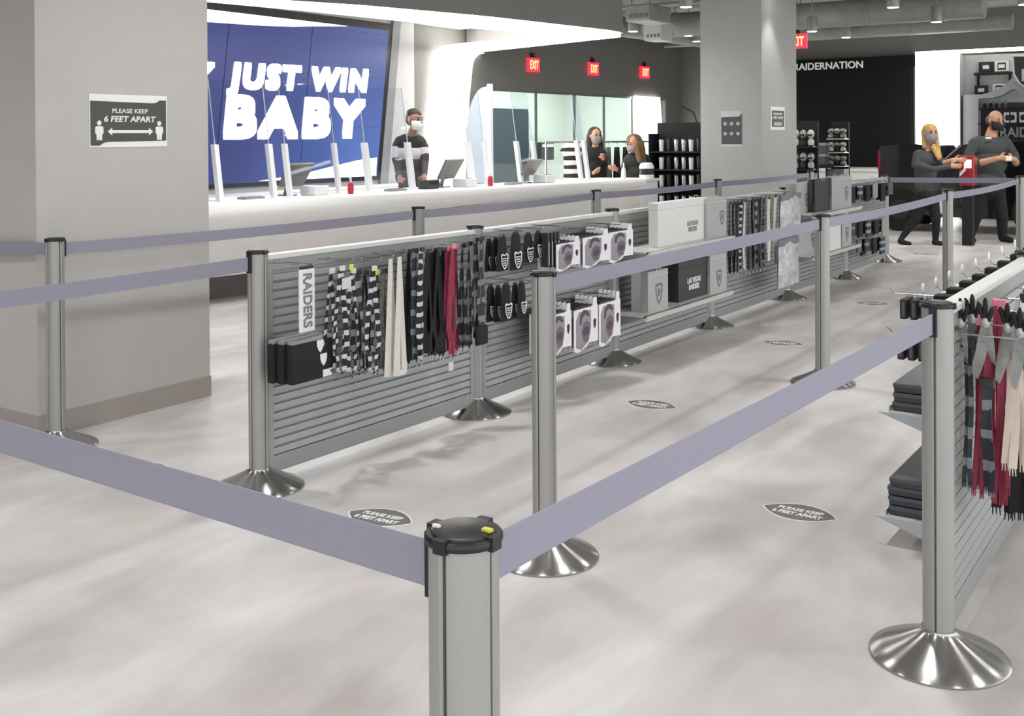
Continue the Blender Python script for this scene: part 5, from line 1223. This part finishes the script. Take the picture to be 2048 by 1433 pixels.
for k in range(7):
    p = ra.lerp(rb, .42+.085*k); garment((p.x, p.y, .70), .30, .60, ms[k % 5], '%s shirt along the clothes rail between the two shoppers' % nm4[k], 'shirts on the clothes rail', rz=.4)
# black gondola with tumblers left of the centre pillar
def tumbler(c, h_, r_, m, label, group, nm='drink_tumbler'):
    t = thing(nm, label, 'tumbler', c, 0, group)
    MB().lathe([(r_*.8, 0), (r_, h_*.9), (r_*.95, h_*.92)], 12).build('body', m, t, smooth=True, local=True); MB().lathe([(r_*1.03, h_*.9), (r_*1.03, h_), (0, h_)], 12).build('lid', M_black, t, local=True)
gd = thing('goods_gondola', 'black shelving unit of tumblers left of the centre pillar', 'shelf', (14.6, 6.9, 0))
gx0 = 14.35
MB().box(gx0+.3, gx0+.36, 6.02, 7.2, 0, 1.66).build('back_board', M_matblack, gd)
for z_ in (.42, .72, .98, 1.24): MB().box(gx0, gx0+.3, 6.02, 7.2, z_-.02, z_).build('shelf', M_matblack, gd)
MB().box(gx0-.02, gx0+.36, 6.02, 7.2, 0, .12).build('plinth', M_matblack, gd)
for y_ in (6.02, 7.18): MB().box(gx0, gx0+.3, y_, y_+.02, .1, 1.5).build('side', M_matblack, gd)
tm = [mat('tumbler_white', (225, 222, 222), .4), mat('tumbler_black', (30, 30, 32), .3), mat('tumbler_steel', (180, 180, 182), .25, .9)]
for r_, z_ in enumerate((.42, .72, .98, 1.24)):
    for k in range(9):
        tumbler((gx0+.12, 6.1+.118*k, z_), .19, .04, tm[(k*2+r_*3+(k//3)) % 3], '%s tumbler from the pillar on the %s shelf of the black unit' % (nm4[k], ['bottom', 'second', 'third', 'top'][r_]), 'tumblers on the black unit')
lamp_arm = MB().tube([(14.5, 6.5, 1.66), (14.5, 6.55, 1.80), (14.45, 6.72, 1.90)], .012, 6).build('sign_arm', M_black, gd)
fr = thing('counter_sign', 'small white framed sign on top of the black unit', 'sign', (14.5, 6.12, 1.66)); MB().bbox(14.48, 14.52, 6.03, 6.24, 1.66, 1.94, .006).build('frame', M_black, fr); MB().box(14.475, 14.48, 6.05, 6.22, 1.69, 1.91).build('sheet', M_print_w, fr)
# black feature wall with lettering
fy0 = at(1585, 200, X=21.3).y+.3; fy1 = at(1824, 200, X=21.3).y
fw = thing('feature_wall', 'glossy black feature wall reading RAIDERNATION', 'wall panel', (21.35, (fy0+fy1)/2, .8))
M_gloss = mat('black_gloss', (12, 13, 15), .5, var=.05, spec=.15)
MB().bbox(21.30, 21.46, fy1, fy0, .85, 2.78, .01).build('panel', M_gloss, fw); MB().bbox(21.22, 21.46, fy1-.05, fy0, 2.76, 2.96, .01).build('header', M_gloss, fw)
a = at(1588, 135, X=21.2); b_ = at(1724, 127, X=21.2)
text('lettering', '#RAIDERNATION', M_print_w, fw, (21.215, (a.y+b_.y)/2+.06, (a.z+b_.z)/2-.01), -YP, ZP, (a.y-b_.y)+.15, .155, .012, bold=.02)
pt = thing('display_plinth', 'long low white plinth before the black wall', 'plinth', (20.6, 6, 0)); MB().bbox(20.3, 21.3, fy1+.3, fy0, 0, .78, .02).build('body', M_white, pt); MB().bbox(20.27, 21.3, fy1+.28, fy0, .78, .84, .01).build('top', M_white, pt)
# low display units in front of it
M_item = mat('souvenir_silver', (170, 168, 164), .3, .6, var=.15, scale=30)
def tall_rack(X, px0, px1, py0, py1, rows, cols, label, glabel, kinds):
    y0, y1, z0, z1 = rectX(px0, py0, px1, py1, X); t = thing('souvenir_rack', label, 'rack', (X+.15, (y0+y1)/2, 0))
    MB().box(X+.25, X+.3, y1, y0, 0, z1+.05).build('back_board', M_matblack, t); MB().box(X-.02, X+.3, y1, y0, 0, z0-.05).build('base_cabinet', mat('cabinet_grey', (110, 108, 106), .5), t)
    for r_ in range(rows):
        zz = z0+(z1-z0)*r_/rows
        MB().box(X, X+.25, y1, y0, zz-.015, zz).build('shelf', M_rail if kinds else M_matblack, t)
        for k in range(cols):
            yy = y0+(y1-y0)*(k+.5)/cols; h_ = (z1-z0)/rows*.78
            o = thing('souvenir_figure', '%s %s souvenir on the %s shelf of the %s' % (nm4[k], ['silver', 'pale'][(k+r_) % 2], ['lowest', 'second', 'third', 'fourth'][r_], glabel), 'souvenir', (X+.1, yy, zz), 0, 'souvenirs on the '+glabel)
            m = [M_item, mat('souvenir_pale', (196, 192, 188), .4)][(k+r_) % 2]
            MB().lathe([(.03, .02), (.045, h_*.1), (.05, h_*.3), (.03, h_*.46), (.018, h_*.5)], 10).build('body', M_black if k % 2 else m, o, smooth=True, local=True); MB().ell((0, 0, h_*.72), (.055, .055, h_*.25)).build('head', m, o, smooth=True, local=True); MB().box(-.052, -.03, -.03, .03, h_*.6, h_*.72).build('face_guard', M_black, o, local=True)
            MB().box(-.05, .05, -.05, .05, 0, .02).build('stand', M_black, o, local=True)
tall_rack(16.2, 1580, 1625, 248, 340, 2, 3, 'black souvenir rack touching the centre pillar', 'rack by the pillar', False)
tall_rack(17.2, 1653, 1688, 250, 332, 3, 3, 'black souvenir rack with three white-edged shelves', 'three-shelf rack', True)
pb0 = at(1640, 300, X=17.0)
for k, (py, lb) in enumerate([(300, 'upper grey carton between the souvenir racks'), (322, 'lower grey carton between the souvenir racks')]):
    y0, y1, z0, z1 = rectX(1628, py-14, 1650, py+8, 17.0); o = thing('goods_carton', lb, 'box', (17.1, (y0+y1)/2, z0)); MB().bbox(17.0, 17.2, y1, y0, z0, z1-.05, .008).build('base', mat('carton_grey', (96, 94, 98), .5, var=.2), o); MB().bbox(16.99, 17.21, y1-.01, y0+.01, z1-.05, z1, .006).build('lid', mat('carton_top', (150, 148, 150), .5), o)
ys0, ys1, zs0, _ = rectX(1626, 308, 1652, 331, 17.0); ts = thing('carton_table', 'low black table under the grey cartons', 'table', (17.1, (ys0+ys1)/2, 0)); MB().bbox(16.9, 17.3, ys1-.06, ys0+.06, zs0-.04, zs0, .005).build('table_top', M_matblack, ts)
for dx in (16.93, 17.27):
    for yy in (ys1-.03, ys0+.03): MB().cyl((dx, yy, 0), (dx, yy, zs0-.04), .015, n=8).build('leg', M_matblack, ts)
# right-hand soffit, glowing portal and fan-shop wall
PX = 19.9
yL = at(1829, 60, X=PX).y
struct('soffit_right', MB().box(PX, XF, -5, yL, 2.92, CEIL), M_fascia, label='grey soffit over the right-hand shop wall')
g = MB(); yc0 = at(1831, 230, X=PX).y; yc1 = at(1911, 230, X=PX).y
g.box(PX-.0, PX+.06, yc1, yc0, 0, 2.9); g.box(PX, PX+.06, -5, yc0, 2.86, 2.92)
go = g.build('light_portal', M_glow, None, origin=(PX, yc0, 0)); tag(go, 'glowing white portal beside the fan-shop wall at right', 'light')
struct('wall_shop', MB().box(PX+.5, PX+.56, -5, yc1, 0, 2.85).box(PX+.07, PX+.56, yc1-.06, yc1-.005, 0, 2.85), mat('shop_wall_grey', (196, 196, 196), .6), label='grey fan-shop wall at the right edge')
XW = PX+.46
# framed pictures
M_pic = mat('picture_dark', (52, 50, 52), .5, var=.5, scale=30)
for (a, b_, c, d), m, lb in [((1958, 124, 1987, 145), M_black, 'black framed picture, upper left on the fan-shop wall'), ((1990, 122, 2018, 143), M_white, 'white framed picture, upper right on the fan-shop wall'), ((1950, 171, 1976, 190), M_black, 'black framed picture, lower left above the curved arch'), ((1986, 168, 2012, 188), M_white, 'white framed picture, lower right above the curved arch')]:
    y0, y1, z0, z1 = rectX(a, b_, c, d, XW); t = thing('framed_picture', lb, 'picture', (XW, (y0+y1)/2, z0), 0, 'framed pictures on the fan-shop wall')
    MB().bbox(XW-.03, XW+.03, y1, y0, z0, z1, .006).build('frame', m, t); w_ = (y0-y1)*.2; MB().box(XW-.034, XW-.03, y1+w_, y0-w_, z0+w_*.6, z1-w_*.6).build('print', M_pic if m is M_black else M_pic, t)
    MB().box(XW-.036, XW-.034, (y0+y1)/2-.05, (y0+y1)/2+.05, (z0+z1)/2-.03, (z0+z1)/2+.03).build('motif', M_print_w, t)
y0, y1, z0, z1 = rectX(1950, 145, 2026, 150, XW); t = thing('picture_ledge', 'dark ledge under the upper framed pictures', 'shelf', (XW, (y0+y1)/2, z0)); MB().bbox(XW-.12, XW+.04, y1, y0, z0, z1, .006).build('board', M_black, t)
for yy in (y0-.05, y1+.05): MB().box(XW, XW+.04, yy-.02, yy+.02, z0-.18, z0).build('bracket', M_black, t)
# curved arch fixture with shelves
XA = PX+.12
def ptA(px, py): q = at(px, py, X=XA); return (q.x, q.y, q.z)
ar = thing('arch_fixture', 'grey display fixture with a curved sweeping top at the right edge', 'fixture', (XA, at(1985, 300, X=XA).y, 0))
top_o = [(1926, 190), (1945, 189), (1962, 189), (1980, 185), (1998, 177), (2012, 168), (2022, 158), (2030, 162), (2046, 172), (2062, 176)]
top_i = [(2062, 190), (2046, 186), (2030, 178), (2020, 180), (2004, 190), (1986, 196), (1956, 198), (1956, 200), (1956, 330)]
foot = [(x_, y_) for x_, y_ in []]
poly = [ptA(*p) for p in top_o+top_i]; yb0 = ptA(1954, 345)[1]; yb1 = ptA(1924, 345)[1]
poly = poly+[(XA, yb0, 0), (XA, yb1, 0)]
MB().prism(poly, (.28, 0, 0)).build('arch', mat('arch_grey', (176, 177, 177), .5), ar)
MB().box(XA+.26, XA+.3, ptA(2062, 250)[1], ptA(1956, 250)[1], 0, 2.0).build('back_board', mat('fixture_dark', (66, 64, 66), .6), ar)
zsh = [ptA(2000, 246)[2], ptA(2000, 216)[2]]
for k, z_ in enumerate(zsh): MB().box(XA, XA+.26, ptA(2062, 250)[1], ptA(1956, 250)[1], z_-.02, z_).build('shelf', M_matblack, ar)
for k in range(5):
    q = ptA(1961+k*12, 216); o = thing('trophy_figure', '%s small silver figure under the curved arch' % nm4[k], 'figure', (XA+.1, q[1], zsh[1]), 0, 'figures under the arch')
    MB().lathe([(.03, 0), (.01, .02), (.012, .05), (.035, .08), (.02, .12), (0, .125)], 10).build('figure', M_item, o, smooth=True, local=True); MB().box(-.03, .03, -.03, .03, -.0, .008).build('stand', M_black, o, local=True)
for k, px in enumerate((2014, 2024, 2045)):
    q = ptA(px, 240); h_ = .18; o = thing('boxed_helmet', ['white boxed souvenir beside the male staff head', 'pale boxed souvenir second from the male staff head', 'white boxed souvenir at the right edge'][k], 'box', (XA+.1, q[1], zsh[0]), 0, 'boxed souvenirs under the arch')
    MB().bbox(-.06, .06, -.06, .06, 0, h_, .01).build('carton', M_gbox, o, local=True); MB().ell((-.065, 0, h_*.5), (.01, .04, .05)).build('motif', M_black, o, smooth=True, local=True)
sh = thing('shield_sign', 'large dark shield sign cut by the right edge', 'sign', (XA-.1, ptA(2050, 130)[1], 1.9))
sp_ = [(2026, 112), (2060, 112), (2094, 112), (2092, 145), (2078, 168), (2060, 180), (2040, 168), (2028, 148)]
MB().prism([(XA-.12, *at(p[0], p[1], X=XA-.12)[1:]) for p in sp_], (.06, 0, 0)).build('shield', mat('shield_dark', (70, 68, 68), .4), sh)
so = MB()
for a, b_ in zip(sp_, sp_[1:]+sp_[:1]):
    q0 = at(a[0], a[1], X=XA-.13); q1 = at(b_[0], b_[1], X=XA-.13); so.tube([q0, q1], .014, 6)
so.build('rim', M_white, sh)
q = at(2058, 150, X=XA-.13); text('lettering', 'R', M_print_w, sh, q, -YP, ZP, .22, .2, .01, bold=.03)
for z_ in (0,): MB().cyl((XA-.09, q.y, q.z+.25), (XA-.09, q.y, 2.86), .012, n=8).build('hanger', M_chrome, sh)
q = at(2043, 268, X=XA-.02); tb = thing('letter_board', 'dark letter board behind the male staff shoulder', 'sign', (XA-.02, q.y, 0))
MB().box(XA-.05, XA, q.y-.45, q.y+.35, 0, ptA(2040, 250)[2]-.02).build('board', M_matblack, tb)
text('lettering', 'RAIDERS', mat('board_grey', (150, 150, 150), .5), tb, (XA-.052, q.y-.05, q.z+.03), -YP, ZP, .75, .17, .006, bold=.02)
# black display vehicle behind the staff
XC = 17.0
def pc(px, py): q = at(px, py, X=XC); return (q.x, q.y, q.z)
ve = thing('display_vehicle', 'black display vehicle with red tail light behind the two staff', 'vehicle', (XC+.8, pc(1900, 400)[1], 0))
M_car = mat('car_black', (14, 12, 14), .15, var=.05, coat=1.0)
prof = [pc(1757, 420), pc(1757, 300), pc(1762, 291), pc(1830, 288), pc(1858, 292), pc(1880, 322), pc(1890, 320), pc(1906, 302), pc(1924, 290), pc(1980, 282), pc(2060, 284), pc(2110, 300), pc(2130, 350), pc(2130, 432), pc(1900, 436)]
MB().prism(prof, (1.7, 0, 0)).build('body', M_car, ve)
for px in (1800, 2075):
    c = Vector(pc(px, 440)); c.z = .33; wv = MB(); wv.cyl(c+Vector((-.02, 0, 0)), c+Vector((.2, 0, 0)), .33, n=28); wo = wv.build('wheel', mat('tyre_black', (18, 18, 18), .8), ve, smooth=True); MB().cyl(c+Vector((-.03, 0, 0)), c+Vector((-.02, 0, 0)), .15, n=20).build('rim', mat('rim_dark', (70, 70, 72), .3, .8), wo)
    c2 = c+Vector((1.5, 0, 0)); MB().cyl(c2, c2+Vector((.2, 0, 0)), .33, n=28).build('wheel', mat('tyre_black', (18, 18, 18), .8), ve, smooth=True)
ws = MB().prism([(XC-.01, *pc(1884, 322)[1:]), (XC-.01, *pc(1890, 320)[1:]), (XC-.01, *pc(1925, 291)[1:]), (XC-.01, *pc(1919, 290)[1:])], (1.68, 0, 0)).build('windscreen_frame', M_chrome, ve)
y0, y1, z0, z1 = rectX(1756, 302, 1762, 342, XC); MB().bbox(XC-.02, XC+.1, y0-.04, y0, z0, z1, .008).build('tail_light', mat('tail_red', (150, 20, 36), .3), ve)
MB().bbox(XC-.03, XC+.0, pc(1905, 400)[1], pc(1862, 400)[1], .28, .52, .02).build('side_step', M_white, ve)
# red lit shopping bag between the staff
q = pc(1940, 330); qb = at(1938, 335, X=15.15)
rb_ = thing('display_case', 'red glowing display case between the two staff', 'display case', (15.25, qb.y, 0))
y0, y1, z0, z1 = rectX(1918, 312, 1948, 372, 15.15)
MB().bbox(15.15, 15.37, y1, y0, z0, z1, .012).build('case', mat('case_red', (150, 18, 34), .3, coat=.5), rb_); MB().bbox(15.13, 15.15, y1+.03, y1+.12, z1-.16, z1-.05, .004).build('label_light', emis('case_lamp', (255, 190, 190), 1.6), rb_)
MB().box(15.17, 15.35, y1+.03, y0-.03, 0, z0).build('pedestal', M_matblack, rb_)
MB().prism([(15.13, y0-.01, z0+.12), (15.13, y1+.1, z0+.2), (15.13, y1+.1, z0+.25), (15.13, y0-.01, z0+.17)], (.015, 0, 0)).build('ribbon', M_card, rb_)
